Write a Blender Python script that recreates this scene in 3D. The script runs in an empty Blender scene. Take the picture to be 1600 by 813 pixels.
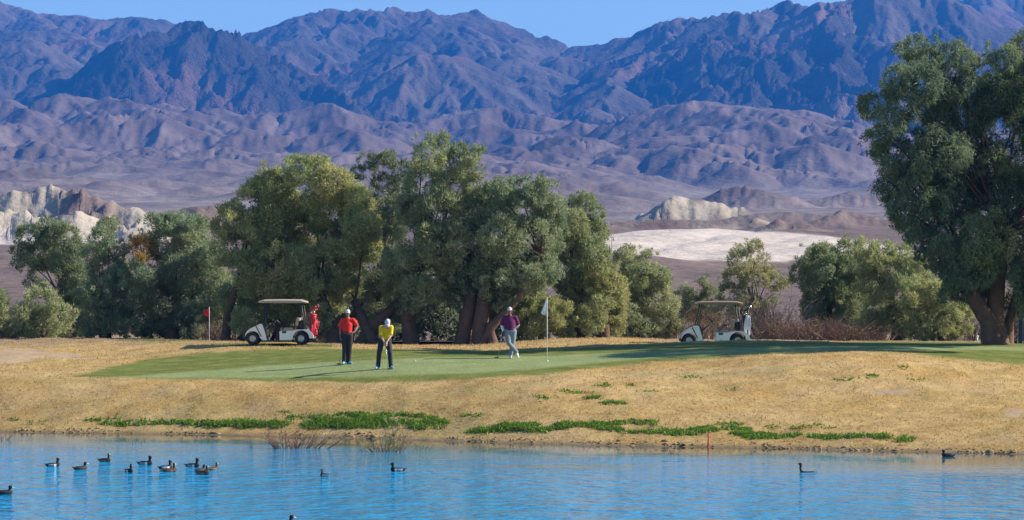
import bpy, bmesh, math, random
import numpy as np
from mathutils import Vector, Matrix

# ------------------------------------------------------------------ camera, sky, sun, exposure
sc = bpy.context.scene
CH = 3.35          # camera height above the pond, metres
FP = 4000.0        # focal length in pixels of the 1600 px wide photograph
CX, HY = 800.0, 500.0
cam_d = bpy.data.cameras.new('camera')
cam = bpy.data.objects.new('camera', cam_d)
sc.collection.objects.link(cam)
cam.location = (0, 0, CH)
cam.rotation_euler = (math.radians(90), 0, 0)
cam_d.sensor_width = 36.0
cam_d.lens = FP / 1600.0 * 36.0
cam_d.shift_y = (HY - 406.5) / 1600.0
cam_d.clip_start = 0.5
cam_d.clip_end = 40000.0
sc.camera = cam

SUN_EL = math.radians(31)
SUN_AZ = math.radians(6)      # degrees behind the plane that runs across the picture
SV = Vector((math.cos(SUN_EL) * math.cos(SUN_AZ), math.cos(SUN_EL) * math.sin(SUN_AZ), math.sin(SUN_EL)))
world = bpy.data.worlds.new('World')
sc.world = world
world.use_nodes = True
wn = world.node_tree.nodes
wl = world.node_tree.links
bg = wn['Background']
sky = wn.new('ShaderNodeTexSky')
sky.sky_type = 'NISHITA'
sky.sun_disc = False
sky.sun_elevation = SUN_EL
sky.sun_rotation = math.atan2(SV.x, SV.y)
sky.altitude = 200
sky.air_density = 1.0
sky.dust_density = 0.0
sky.ozone_density = 2.0
hs = wn.new('ShaderNodeHueSaturation')
hs.inputs['Saturation'].default_value = 1.1
wl.new(sky.outputs[0], hs.inputs['Color'])
wl.new(hs.outputs[0], bg.inputs['Color'])
bg.inputs['Strength'].default_value = 0.075
sun_d = bpy.data.lights.new('sun', 'SUN')
sun_d.energy = 5.0
sun_d.angle = math.radians(0.53)
sun_d.color = (1.0, 0.89, 0.74)
sun = bpy.data.objects.new('sun', sun_d)
sc.collection.objects.link(sun)
sun.location = (60, 30, 60)
sun.rotation_euler = (-SV).to_track_quat('-Z', 'Y').to_euler()
sc.view_settings.view_transform = 'Standard'
sc.view_settings.look = 'None'
sc.view_settings.exposure = 1.0
sc.view_settings.gamma = 1.0
sc.render.engine = 'CYCLES'
sc.cycles.use_denoising = True
sc.cycles.max_bounces = 6
sc.cycles.volume_bounces = 1
sc.cycles.transparent_max_bounces = 16

# ------------------------------------------------------------------ helpers
C = sc.collection
rng = np.random.default_rng(7)
random.seed(7)

def at(px, py, Y):
    return Vector(((px - CX) / FP * Y, Y, CH + (HY - py) / FP * Y))

def tag(o, label=None, cat=None, group=None, kind=None):
    if label: o['label'] = label
    if cat: o['category'] = cat
    if group: o['group'] = group
    if kind: o['kind'] = kind
    return o

def empty(name, loc, label=None, cat=None, group=None, rz=0):
    o = bpy.data.objects.new(name, None)
    C.objects.link(o)
    o.location = loc
    o.rotation_euler = (0, 0, rz)
    return tag(o, label, cat, group)

def link(name, me, mat=None, parent=None, smooth=False):
    if mat is not None:
        me.materials.append(mat)
    if smooth:
        me.polygons.foreach_set('use_smooth', np.ones(len(me.polygons), dtype=bool))
    o = bpy.data.objects.new(name, me)
    C.objects.link(o)
    if parent is not None:
        o.parent = parent
    return o

def np_mesh(name, verts, faces, col=None):
    """faces: (n,k) int array, all the same k."""
    me = bpy.data.meshes.new(name)
    verts = np.asarray(verts, dtype=np.float32)
    faces = np.asarray(faces, dtype=np.int32)
    n, k = faces.shape
    me.vertices.add(len(verts))
    me.vertices.foreach_set('co', verts.ravel())
    me.loops.add(n * k)
    me.loops.foreach_set('vertex_index', faces.ravel())
    me.polygons.add(n)
    me.polygons.foreach_set('loop_start', np.arange(0, n * k, k, dtype=np.int32))
    if col is not None:
        a = me.color_attributes.new('tint', 'FLOAT_COLOR', 'POINT')
        c4 = np.ones((len(verts), 4), dtype=np.float32)
        c4[:, :3] = col
        a.data.foreach_set('color', c4.ravel())
    me.update(calc_edges=True)
    return me

def grid_faces(nr, nc):
    i = np.arange(nr - 1)[:, None] * nc + np.arange(nc - 1)[None, :]
    i = i.ravel()
    return np.stack([i, i + 1, i + nc + 1, i + nc], axis=1)

# --- numpy noise
_perm = np.random.default_rng(11).permutation(512).astype(np.int32)
_ang = np.random.default_rng(12).random(512).astype(np.float32) * 2 * np.pi
_gx, _gy = np.cos(_ang), np.sin(_ang)

def _h(ix, iy):
    return _perm[(_perm[ix & 511] + iy) & 511]

def pnoise(x, y):
    x = np.asarray(x, dtype=np.float32); y = np.asarray(y, dtype=np.float32)
    x0 = np.floor(x); y0 = np.floor(y)
    ix = x0.astype(np.int32); iy = y0.astype(np.int32)
    fx = x - x0; fy = y - y0
    u = fx * fx * fx * (fx * (fx * 6 - 15) + 10)
    v = fy * fy * fy * (fy * (fy * 6 - 15) + 10)
    def g(a, b, dx, dy):
        h = _h(a, b)
        return _gx[h] * dx + _gy[h] * dy
    n00 = g(ix, iy, fx, fy); n10 = g(ix + 1, iy, fx - 1, fy)
    n01 = g(ix, iy + 1, fx, fy - 1); n11 = g(ix + 1, iy + 1, fx - 1, fy - 1)
    a = n00 + u * (n10 - n00); b = n01 + u * (n11 - n01)
    return (a + v * (b - a)) * 1.5

def fbm(x, y, octv=4, gain=0.5):
    r = np.zeros(np.broadcast(x, y).shape, dtype=np.float32); a = 1.0
    for k in range(octv):
        r += a * pnoise(x * 2 ** k + 17.3 * k, y * 2 ** k - 9.1 * k); a *= gain
    return r

def ridged(x, y, octv=4):
    r = np.zeros(np.broadcast(x, y).shape, dtype=np.float32); a = 0.5
    for k in range(octv):
        r += a * (1 - np.abs(pnoise(x * 2 ** k + 5.7 * k, y * 2 ** k + 3.3 * k))) ** 2; a *= 0.5
    return r

def sstep(a, b, x):
    t = np.clip((x - a) / (b - a), 0, 1)
    return t * t * (3 - 2 * t)

# --- materials
def new_mat(name):
    m = bpy.data.materials.new(name)
    m.use_nodes = True
    return m, m.node_tree.nodes, m.node_tree.links, m.node_tree.nodes['Principled BSDF']

def plain(name, col, rough=0.6, metal=0.0, var=0.12, scale=8.0, bump=0.0, coat=0.0, spec=0.5):
    m, n, l, b = new_mat(name)
    tc = n.new('ShaderNodeTexCoord')
    nz = n.new('ShaderNodeTexNoise'); nz.inputs['Scale'].default_value = scale; nz.inputs['Detail'].default_value = 4
    l.new(tc.outputs['Object'], nz.inputs['Vector'])
    rp = n.new('ShaderNodeMapRange')
    rp.inputs['To Min'].default_value = 1 - var; rp.inputs['To Max'].default_value = 1 + var
    l.new(nz.outputs['Fac'], rp.inputs['Value'])
    mx = n.new('ShaderNodeVectorMath'); mx.operation = 'SCALE'
    mx.inputs[0].default_value = col
    l.new(rp.outputs[0], mx.inputs['Scale'])
    l.new(mx.outputs[0], b.inputs['Base Color'])
    b.inputs['Roughness'].default_value = rough
    b.inputs['Metallic'].default_value = metal
    b.inputs['Coat Weight'].default_value = coat
    b.inputs['Specular IOR Level'].default_value = spec
    if bump:
        bp = n.new('ShaderNodeBump'); bp.inputs['Strength'].default_value = bump; bp.inputs['Distance'].default_value = 0.02
        l.new(nz.outputs['Fac'], bp.inputs['Height']); l.new(bp.outputs[0], b.inputs['Normal'])
    return m

def tinted(name, rough=0.85, noises=((1.0, 0.2),), bumps=(), transl=0.0, spec=0.3, bump_attr=None):
    """colour attribute 'tint' times noise; bumps: (scale, distance)."""
    m, n, l, b = new_mat(name)
    at_ = n.new('ShaderNodeAttribute'); at_.attribute_name = 'tint'
    col = at_.outputs['Color']
    tc = n.new('ShaderNodeTexCoord')
    for s, amt in noises:
        nz = n.new('ShaderNodeTexNoise'); nz.inputs['Scale'].default_value = s; nz.inputs['Detail'].default_value = 5
        nz.inputs['Roughness'].default_value = 0.65
        l.new(tc.outputs['Object'], nz.inputs['Vector'])
        rp = n.new('ShaderNodeMapRange')
        rp.inputs['From Min'].default_value = 0.25; rp.inputs['From Max'].default_value = 0.75
        rp.inputs['To Min'].default_value = 1 - amt; rp.inputs['To Max'].default_value = 1 + amt
        l.new(nz.outputs['Fac'], rp.inputs['Value'])
        mx = n.new('ShaderNodeVectorMath'); mx.operation = 'SCALE'
        l.new(col, mx.inputs[0]); l.new(rp.outputs[0], mx.inputs['Scale'])
        col = mx.outputs[0]
    l.new(col, b.inputs['Base Color'])
    b.inputs['Roughness'].default_value = rough
    b.inputs['Specular IOR Level'].default_value = spec
    prev = None
    for s, dist in bumps:
        nz = n.new('ShaderNodeTexNoise'); nz.inputs['Scale'].default_value = s; nz.inputs['Detail'].default_value = 6
        nz.inputs['Roughness'].default_value = 0.6
        l.new(tc.outputs['Object'], nz.inputs['Vector'])
        bp = n.new('ShaderNodeBump'); bp.inputs['Distance'].default_value = dist; bp.inputs['Strength'].default_value = 1.0
        l.new(nz.outputs['Fac'], bp.inputs['Height'])
        if bump_attr:
            ba = n.new('ShaderNodeAttribute'); ba.attribute_name = bump_attr; l.new(ba.outputs['Fac'], bp.inputs['Strength'])
        if prev is not None: l.new(prev, bp.inputs['Normal'])
        prev = bp.outputs[0]
    if prev is not None: l.new(prev, b.inputs['Normal'])
    if transl:
        tr = n.new('ShaderNodeBsdfTranslucent'); l.new(col, tr.inputs['Color'])
        mxs = n.new('ShaderNodeMixShader'); mxs.inputs[0].default_value = transl
        l.new(b.outputs[0], mxs.inputs[1]); l.new(tr.outputs[0], mxs.inputs[2])
        l.new(mxs.outputs[0], n['Material Output'].inputs['Surface'])
    return m

# ------------------------------------------------------------------ the golf course ground (height from photo columns)
# per photo column: shore distance, then (distance, photo row) pairs
def hrow(Y, y): return CH - (y - HY) / FP * Y
COLS = {
    -200: (78.0, [(82, 596), (91, 562), (101, 530), (116, 529)]),
    0:    (76.6, [(81, 592), (90, 560), (100, 531), (116, 529)]),
    150:  (75.6, [(80.5, 593), (86, 574), (92, 553), (100, 529), (112, 529)]),
    300:  (74.9, [(79.5, 594), (84, 576), (90, 552), (97, 533), (110, 531)]),
    450:  (73.4, [(78.5, 596), (82, 577), (88, 551), (94, 537), (110, 537)]),
    600:  (72.0, [(77.5, 596), (80, 575), (86, 549), (92, 541), (108, 540)]),
    750:  (70.3, [(76.5, 592), (80, 572), (86, 551), (92, 543), (108, 538)]),
    850:  (69.0, [(76.5, 586), (82, 563), (87, 548), (92, 540), (97, 531), (110, 533)]),
    1000: (68.0, [(76, 592), (80.5, 566), (85, 546), (90, 537), (96, 527), (110, 532)]),
    1100: (67.4, [(74, 612), (80, 562), (85, 543), (88.5, 532.5), (91, 544), (95, 547), (99, 538), (104, 531), (112, 533)]),
    1200: (66.8, [(73, 622), (79, 558), (84, 543), (88.5, 532), (91, 542), (95, 544), (99, 537), (104, 531), (112, 533)]),
    1350: (65.5, [(72, 630), (78.5, 556), (82, 547), (87, 537), (94, 534.5), (110, 533)]),
    1500: (64.5, [(71, 636), (76, 588), (79.5, 562), (84, 548), (88, 538), (94, 535.5), (110, 534)]),
    1600: (63.8, [(70, 642), (75, 604), (79, 570), (84, 549), (88, 539), (94, 536), (110, 534)]),
    1800: (62.5, [(69, 645), (75, 606), (79, 575), (84, 552), (88, 540), (94, 537), (110, 534)]),
}
TX = np.arange(-400, 2001, 20.0)
TY = np.arange(16, 145.01, 0.25)
def _build_table():
    keys = sorted(COLS)
    prof = []
    for k in keys:
        sh, pts = COLS[k]
        Ys = [16, sh - 12, sh - 2.5, sh, sh + 0.35] + [p[0] for p in pts] + [145]
        hs_ = [-2.2, -1.6, -0.42, 0.0, 0.12] + [hrow(*p) for p in pts] + [hrow(pts[-1][0], pts[-1][1]) + 0.05]
        # monotone cubic (Fritsch-Carlson)
        Ys = np.array(Ys, float); hs_ = np.array(hs_, float)
        d = np.diff(hs_) / np.diff(Ys); m = np.zeros_like(hs_)
        m[1:-1] = np.where(d[:-1] * d[1:] > 0, 2 * d[:-1] * d[1:] / (d[:-1] + d[1:] + 1e-12), 0)
        i = np.clip(np.searchsorted(Ys, TY) - 1, 0, len(Ys) - 2)
        w = np.diff(Ys)[i]; t = (TY - Ys[i]) / w
        v = (2*t**3-3*t**2+1)*hs_[i] + (t**3-2*t**2+t)*w*m[i] + (-2*t**3+3*t**2)*hs_[i+1] + (t**3-t**2)*w*m[i+1]
        prof.append(v)
    prof = np.array(prof); keys = np.array(keys, float)
    out = np.zeros((len(TX), len(TY)))
    for j in range(len(TY)):
        out[:, j] = np.interp(TX, keys, prof[:, j])
    for _ in range(6):
        p = np.pad(out, ((1, 1), (0, 0)), mode='edge')
        out = (p[:-2] + 2 * p[1:-1] + p[2:]) / 4
    return out
TAB = _build_table()

def gh0(X, Y):
    X = np.asarray(X, float); Y = np.asarray(Y, float)
    px = np.clip(CX + FP * X / np.maximum(Y, 16), TX[0], TX[-1] - 1e-6)
    y = np.clip(Y, TY[0], TY[-1] - 1e-6)
    a = (px - TX[0]) / 20.0; b = (y - TY[0]) / 0.25
    i = a.astype(int); j = b.astype(int)
    i = np.minimum(i, len(TX) - 2); j = np.minimum(j, len(TY) - 2)
    fa = a - i; fb = b - j
    v = TAB[i, j]*(1-fa)*(1-fb) + TAB[i+1, j]*fa*(1-fb) + TAB[i, j+1]*(1-fa)*fb + TAB[i+1, j+1]*fa*fb
    # the near bank under the camera
    nb = 1.7 - 0.16 * np.clip(Y - 2, 0, None)
    return np.maximum(v, np.where(Y < 22, nb, -9))

def gh(X, Y):
    v = gh0(X, Y)
    land = sstep(-0.05, 0.3, v)
    rough = 1 - green_mask(X, Y, v)[1] * 0.9
    return v + land * rough * (0.05 * pnoise(X * 0.8, Y * 0.8) + 0.018 * pnoise(X * 3.1, Y * 3.1)) \
             + (1 - land) * 0.05 * pnoise(X * 1.7 + 5, Y * 1.7) * (Y > 30)

def poly_in(px, py, poly):
    """signed distance in pixels (rows weighted x3) to a polygon: positive inside."""
    P = np.array(poly, float)
    inside = np.zeros(px.shape, bool); dmin = np.full(px.shape, 1e9)
    q = np.roll(P, -1, axis=0)
    for (x1, y1), (x2, y2) in zip(P, q):
        cond = ((y1 > py) != (y2 > py)) & (px < (x2 - x1) * (py - y1) / (y2 - y1 + 1e-9) + x1)
        inside ^= cond
        ex, ey = x2 - x1, (y2 - y1) * 3
        wx, wy = px - x1, (py - y1) * 3
        t = np.clip((wx * ex + wy * ey) / (ex * ex + ey * ey + 1e-9), 0, 1)
        dmin = np.minimum(dmin, np.hypot(wx - t * ex, wy - t * ey))
    return np.where(inside, dmin, -dmin)

POLY_GREEN = [(185, 590), (300, 581), (420, 571), (520, 565), (640, 560), (760, 558), (860, 556), (1000, 549), (1150, 543), (1300, 541),
              (1500, 541), (1800, 544), (1900, 547), (1800, 550), (1500, 547), (1300, 549), (1150, 553), (1050, 558), (950, 566), (850, 575), (760, 582), (640, 587),
              (480, 590), (330, 591)]
POLY_FRINGE = [(112, 589), (170, 574), (240, 560), (320, 551), (420, 546), (520, 544), (640, 547), (760, 549), (880, 544), (1000, 538), (1100, 535), (1200, 534),
               (1400, 533), (1800, 533), (1960, 545), (1900, 566), (1750, 574), (1600, 570), (1540, 566), (1480, 559), (1420, 552), (1340, 549.5), (1240, 553), (1150, 557), (1050, 564), (960, 573), (880, 582),
               (780, 590), (680, 595), (560, 598), (420, 596), (260, 592)]
POLY_STRIP = [(312, 537.5), (400, 536.0), (520, 538.5), (520, 542.5), (430, 542), (350, 541)]
POLY_TEE = [(170, 532.5), (230, 529.5), (330, 529.5), (330, 532), (240, 533.5)]
BARE = [(35, 553, 45, 8), (10, 562, 40, 7), (1390, 613, 45, 4), (1585, 646, 18, 8), (1100, 529, 60, 4), (100, 556, 30, 4)]

def green_mask(X, Y, Z):
    Yc = np.maximum(Y, 40)
    px = CX + FP * X / Yc; py = HY - FP * (Z - CH) / Yc
    wob = 5 * pnoise(X * 0.6, Y * 0.6) + 3 * pnoise(X * 2.3, Y * 2.3)
    g = sstep(-6, 6, poly_in(px, py, POLY_GREEN) + wob * 0.5) * (Y > 70) * (Y < 93)
    f = sstep(-7, 7, poly_in(px, py, POLY_FRINGE) + wob) * (Y > 70) * (Y < 97)
    return g, np.maximum(g, f)

def hit(px, py):
    """distance at which the ray through a photo pixel first meets the ground (or pond level)."""
    Ys = np.arange(40, 140, 0.1)
    g = np.maximum(gh0((px - CX) / FP * Ys, Ys), 0)
    yy = HY - FP * (g - CH) / Ys
    k = np.argmax(yy <= py)
    return Ys[k] if yy[k] <= py else 120.0

def on_ground(px, Y):
    X = (px - CX) / FP * Y
    return Vector((X, Y, float(gh(np.array([X]), np.array([Y]))[0])))

def make_ground():
    xs = np.concatenate([np.arange(-420, -40, 20.0), np.arange(-40, -26, 1.0), np.arange(-26, -18, 0.3), np.arange(-18, 18, 0.16), np.arange(18, 26, 0.3), np.arange(26, 40, 1.0), np.arange(40, 421, 20.0)])
    ys = np.concatenate([np.arange(-80, 2, 8.0), np.arange(2, 60, 2.0), np.arange(60, 96, 0.16), np.arange(96, 112, 0.4), np.arange(112, 146, 3.0)])
    X, Y = np.meshgrid(xs, ys)
    Z = gh(X, Y)
    g, f = green_mask(X, Y, gh0(X, Y))
    Yc = np.maximum(Y, 40)
    px = CX + FP * X / Yc; py = HY - FP * (Z - CH) / Yc
    n1 = fbm(X * 0.35, Y * 0.5, 4); n2 = fbm(X * 1.6, Y * 1.6, 4)
    def c3(*v): return np.array(v, np.float32)
    dry = c3(.43, .298, .12) + n1[..., None] * c3(.03, .035, .03) + n2[..., None] * c3(.07, .06, .035)
    ora = sstep(0.05, 0.5, fbm(X * 0.22 + 8, Y * 0.3, 3))[..., None]
    dry = dry * (1 - ora * .5) + c3(.42, .268, .09) * ora * .5
    pal = sstep(0.1, 0.5, fbm(X * 0.3 + 30, Y * 0.45 + 4, 3))[..., None]
    dry = dry * (1 - pal * .4) + c3(.46, .34, .18) * pal * .4
    olive = (sstep(0.15, 0.6, fbm(X * 0.25 - 12, Y * 0.5 + 9, 3)) * 0.3)[..., None]
    dry = dry * (1 - olive) + c3(.28, .25, .09) * olive
    bare = np.zeros_like(X)
    for bx, by, bw, bh in BARE:
        r = ((px - bx) / bw) ** 2 + ((py - by) / bh) ** 2 + 0.7 * n2
        bare = np.maximum(bare, .8 * sstep(1.3, 0.3, r))
    bare *= (Y > 60)
    dry = dry * (1 - bare[..., None]) + c3(.40, .30, .215) * bare[..., None]
    # bare soil under the trees and beyond
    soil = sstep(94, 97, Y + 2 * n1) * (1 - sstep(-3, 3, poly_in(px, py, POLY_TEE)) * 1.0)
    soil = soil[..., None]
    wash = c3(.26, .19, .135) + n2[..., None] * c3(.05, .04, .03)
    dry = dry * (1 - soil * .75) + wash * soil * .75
    strip = np.maximum(sstep(-3, 3, poly_in(px, py, POLY_STRIP)), sstep(-3, 3, poly_in(px, py, POLY_TEE)))[..., None] * (Y > 80)[..., None]
    fr = c3(.135, .165, .03) + n1[..., None] * c3(.02, .02, .006) + n2[..., None] * c3(.028, .025, .008)
    dead = (sstep(.1, .55, n2) * .45)[..., None]
    fr = fr * (1 - dead) + c3(.26, .22, .08) * dead
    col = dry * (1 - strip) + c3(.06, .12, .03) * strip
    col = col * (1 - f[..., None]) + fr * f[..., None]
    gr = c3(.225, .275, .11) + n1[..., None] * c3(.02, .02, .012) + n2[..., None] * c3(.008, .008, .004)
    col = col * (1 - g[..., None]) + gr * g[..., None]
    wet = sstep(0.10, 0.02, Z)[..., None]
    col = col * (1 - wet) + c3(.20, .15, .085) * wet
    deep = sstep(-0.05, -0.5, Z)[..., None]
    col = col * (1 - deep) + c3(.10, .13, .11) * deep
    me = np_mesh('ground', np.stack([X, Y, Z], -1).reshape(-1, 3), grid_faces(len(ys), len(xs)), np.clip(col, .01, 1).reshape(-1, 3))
    m = tinted('turf', 0.9, ((1.3, .14), (9.0, .22), (34.0, .25)), ((6.0, .03), (26.0, .02)), spec=0.15)
    o = link('ground', me, m, smooth=True)
    tag(o, 'dry tan grass bank and golf ground around the pond', kind='structure')
    # the putting green is a smooth mown surface: a separate calm sheet is not needed, the same sheet carries it
    return o
make_ground()

# ------------------------------------------------------------------ pond
def make_water():
    m, n, l, b = new_mat('pond_water')
    b.inputs['Roughness'].default_value = 0.05
    b.inputs['IOR'].default_value = 1.33
    tc = n.new('ShaderNodeTexCoord')
    dp_ = n.new('ShaderNodeAttribute'); dp_.attribute_name = 'depth'
    mc = n.new('ShaderNodeMix'); mc.data_type = 'RGBA'
    mc.inputs[6].default_value = (.05, .065, .05, 1); mc.inputs[7].default_value = (.0, .28, .55, 1)   # muddy shallows, turquoise deep water
    l.new(dp_.outputs['Fac'], mc.inputs[0]); l.new(mc.outputs[2], b.inputs['Base Color'])
    calm = n.new('ShaderNodeAttribute'); calm.attribute_name = 'calm'
    prev = None
    for s, dist, sx in ((0.7, .17, 0.9), (2.1, .16, 1.0), (6.0, .045, 1.0)):
        mp = n.new('ShaderNodeMapping'); mp.inputs['Scale'].default_value = (s * sx, s, s)
        mp.inputs['Rotation'].default_value = (0, 0, 0.1 * s)
        l.new(tc.outputs['Object'], mp.inputs['Vector'])
        nz = n.new('ShaderNodeTexNoise'); nz.inputs['Scale'].default_value = 1.0; nz.inputs['Detail'].default_value = 2
        l.new(mp.outputs[0], nz.inputs['Vector'])
        bp = n.new('ShaderNodeBump'); bp.inputs['Distance'].default_value = dist
        l.new(calm.outputs['Fac'], bp.inputs['Strength'])
        l.new(nz.outputs['Fac'], bp.inputs['Height'])
        if prev: l.new(prev, bp.inputs['Normal'])
        prev = bp.outputs[0]
    l.new(prev, b.inputs['Normal'])
    xs = np.concatenate([np.linspace(-300, -24, 14), np.linspace(-23, 23, 60), np.linspace(24, 300, 14)]); ys = np.linspace(6, 96, 120)
    X, Y = np.meshgrid(xs, ys)
    sh = np.interp(CX + FP * X / np.maximum(Y, 30), sorted(COLS), [COLS[k][0] for k in sorted(COLS)])
    # sheltered, smoother water under the bank
    cm = .012 + .05 * sstep(0.0, 7.0, sh - Y + 3.0 * fbm(X * .18, Y * .25, 3)) + .94 * sstep(5.5, 16.0, sh - Y + 5 * fbm(X * .12 + 4, Y * .2, 3))
    me = np_mesh('pond_water', np.stack([X, Y, 0 * X], -1).reshape(-1, 3), grid_faces(len(ys), len(xs)))
    a_ = me.attributes.new('calm', 'FLOAT', 'POINT'); a_.data.foreach_set('value', cm.astype(np.float32).ravel())
    dw = sstep(0.5, 7.5, sh - Y + 3 * fbm(X * .15 + 9, Y * .2 + 2, 3))
    a_ = me.attributes.new('depth', 'FLOAT', 'POINT'); a_.data.foreach_set('value', dw.astype(np.float32).ravel())
    o = link('pond_water', me, m)
    tag(o, 'rippled blue pond', kind='structure')
make_water()

# ------------------------------------------------------------------ desert fan, badlands, foothills and mountains: one height field
def erode_noise(px, py, dx, dy):
    """directional gully noise: stripes running along the slope, returns height and its gradient."""
    ix0 = np.floor(px).astype(np.int32); iy0 = np.floor(py).astype(np.int32)
    fx = px - ix0; fy = py - iy0
    H = np.zeros_like(px); Gx = np.zeros_like(px); Gy = np.zeros_like(px); W = np.zeros_like(px)
    for i in (-1, 0, 1):
        for j in (-1, 0, 1):
            h = _h(ix0 + i, iy0 + j)
            ox = i + 0.5 + 0.7 * ((h & 255) / 255.0 - 0.5)
            oy = j + 0.5 + 0.7 * (_perm[h] / 511.0 - 0.5)
            qx = fx - ox; qy = fy - oy
            d = qx * qx + qy * qy
            w = np.exp(-2.2 * d).astype(np.float32) * np.clip(1.3 - d * .5, 0, 1)
            mag = (qx * dx + qy * dy) * 2 * np.pi
            W += w
            s = -np.sin(mag) * w * 2 * np.pi
            H += np.cos(mag) * w; Gx += s * dx; Gy += s * dy
    W = np.maximum(W, 1e-4)
    return H / W, Gx / W, Gy / W

def make_terrain():
    cols = np.concatenate([np.arange(-1700, -160, 44.0), np.arange(-160, 1760, 3.0), np.arange(1760, 3300, 44.0)])
    rows = np.concatenate([np.geomspace(108, 480, 70)[:-1], np.geomspace(480, 1300, 150)[:-1], np.geomspace(1300, 2500, 105)[:-1],
                           np.linspace(2500, 6300, 340)[:-1], np.linspace(6300, 9000, 12)])
    PX, Y = np.meshgrid(cols.astype(np.float32), rows.astype(np.float32))
    U = (PX - CX) / FP
    X = U * Y
    bZ = np.array([100, 180, 260, 400, 480, 560, 700, 900, 1300, 2000, 2500, 3200, 4200, 6000, 9500], float)
    bL = np.array([536, 515, 492, 440, 415, 388, 380, 366, 340, 300, 272, 252, 245, 245, 260], float)
    bR = np.array([536, 515, 492, 440, 416, 392, 368, 352, 342, 318, 298, 280, 268, 262, 270], float)
    def base(Yv, pxv):
        w = sstep(500, 900, pxv)
        row = np.interp(Yv, bZ, bL) * (1 - w) + np.interp(Yv, bZ, bR) * w
        return CH + (HY - row) / FP * Yv
    B = base(Y, PX).astype(np.float32)
    w1 = fbm(X / 420, Y / 420, 4); w2 = fbm(X / 420 + 40, Y / 420 + 7, 4)
    w5 = fbm(X / 60 + 3, Y / 60, 3); w6 = fbm(X / 60 + 50, Y / 60 + 20, 3)
    farw = sstep(1400, 2600, Y)
    Xw = X + farw * (26 * w1 + 5 * w5) + (1 - farw) * 3.5 * w5
    Yw = Y + farw * (26 * w2 + 5 * w6) + (1 - farw) * 3.5 * w6
    TOP = np.full(X.shape, -50, np.float32); which = np.full(X.shape, -1, np.int16)
    rows_ = rows.astype(np.float32)
    rr = np.random.default_rng(21)
    def base1(x, y):
        return float(base(np.array([y]), np.array([CX + FP * x / y]))[0])
    def seg(p, q, slope, rnd, gid):
        hm = max(p[2], q[2])
        R = (hm - min(base1(p[0], p[1]), base1(q[0], q[1])) + 25) / slope + 60 * (hm > 60)
        if R <= 0: return
        y0, y1 = min(p[1], q[1]) - R, max(p[1], q[1]) + R
        a, b = np.searchsorted(rows_, [y0, y1])
        if b <= a: return
        yy = rows_[a]
        xa = CX + FP * (min(p[0], q[0]) - R) / max(yy, 100); xb = CX + FP * (max(p[0], q[0]) + R) / max(yy, 100)
        xa2 = CX + FP * (min(p[0], q[0]) - R) / rows_[b - 1]; xb2 = CX + FP * (max(p[0], q[0]) + R) / rows_[b - 1]
        c, d = np.searchsorted(cols, [min(xa, xa2), max(xb, xb2)])
        if d <= c: return
        sx = Xw[a:b, c:d] - p[0]; sy = Yw[a:b, c:d] - p[1]
        ex, ey = q[0] - p[0], q[1] - p[1]
        L2 = ex * ex + ey * ey + 1e-6
        t = np.clip((sx * ex + sy * ey) / L2, 0, 1)
        dd = np.sqrt((sx - t * ex) ** 2 + (sy - t * ey) ** 2 + rnd * rnd) - rnd
        h = p[2] + t * (q[2] - p[2]) - slope * dd
        T = TOP[a:b, c:d]; m = h > T
        T[m] = h[m]; which[a:b, c:d][m] = gid
    def spur(p, ang, gr_, length, step, gid, depth, slope, rnd, spread=(38, 72), stop=4):
        x, y, h = p; d = 0.0; k = 0
        side = rr.choice([-1, 1])
        while d < length:
            st = step * rr.uniform(.7, 1.3)
            ang += rr.normal(0, .16)
            nx, ny = x + st * math.sin(ang), y - st * math.cos(ang)
            nh = h - gr_ * st * rr.choice([.25, .8, 1.1, 1.5, 1.6])
            if nh < base1(nx, ny) - stop: nh = base1(nx, ny) - stop
            seg((x, y, h), (nx, ny, nh), slope * rr.uniform(.92, 1.08), rnd, gid)
            x, y, h = nx, ny, nh; d += st; k += 1
            if h <= base1(x, y) - stop + .1: break
            if depth > 0 and k >= 1:
                side = -side
                spur((x, y, h), ang + side * math.radians(rr.uniform(*spread)), gr_ * 1.35, length * .42, step * .6, gid, depth - 1, slope * 1.05, rnd * .7, spread, stop)
    def crest(pts, gid, slope, rnd, every, sp_gr, sp_len, step, depth=1, spread=55, dvar=0, stop=4):
        P3 = []
        for i_, (px_, py_, Y_) in enumerate(pts):
            Yv = Y_ + (rr.normal(0, dvar) if dvar else 0)
            v = at(px_, py_, Yv); P3.append((v.x, v.y, v.z))
        acc = rr.uniform(0, every)
        for p, q in zip(P3[:-1], P3[1:]):
            seg(p, q, slope, rnd, gid)
            L = math.dist(p[:2], q[:2]); acc += L
            while acc > every:
                acc -= every
                t = rr.random(); m = tuple(p[i] + t * (q[i] - p[i]) for i in range(3))
                spur(m, math.radians(rr.uniform(-spread, spread)), sp_gr * rr.uniform(.85, 1.2), sp_len * rr.uniform(.6, 1.1), step, gid, depth, slope, rnd, stop=stop)
    def lv(pts, Y_): return [(a, b, Y_) for a, b in pts]
    # 0 far left, 1 centre, 2 right, 3 far right
    crest(lv([(-1700, 20), (-700, -20), (-300, -30), (0, 2), (30, 15), (60, 22), (95, 26), (120, 24), (140, 30), (160, 38), (175, 31), (190, 28), (205, 30), (230, 40), (262, 53), (330, 90), (420, 150)], 5900), 0, .52, 30, 170, .27, 1300, 120, 2, 60, 40)
    crest(lv([(260, 120), (330, 75), (376, 51), (400, 51), (430, 44), (455, 33), (470, 24), (485, 20), (508, 18), (512, 12), (536, 16), (541, 18), (548, 13), (560, 16), (572, 18), (595, 15), (607, 9),
            (618, 18), (640, 18), (652, 15), (660, 22), (678, 26), (700, 28)], 5500), 1, .62, 8, 120, .3, 700, 90, 2, 60)
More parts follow.
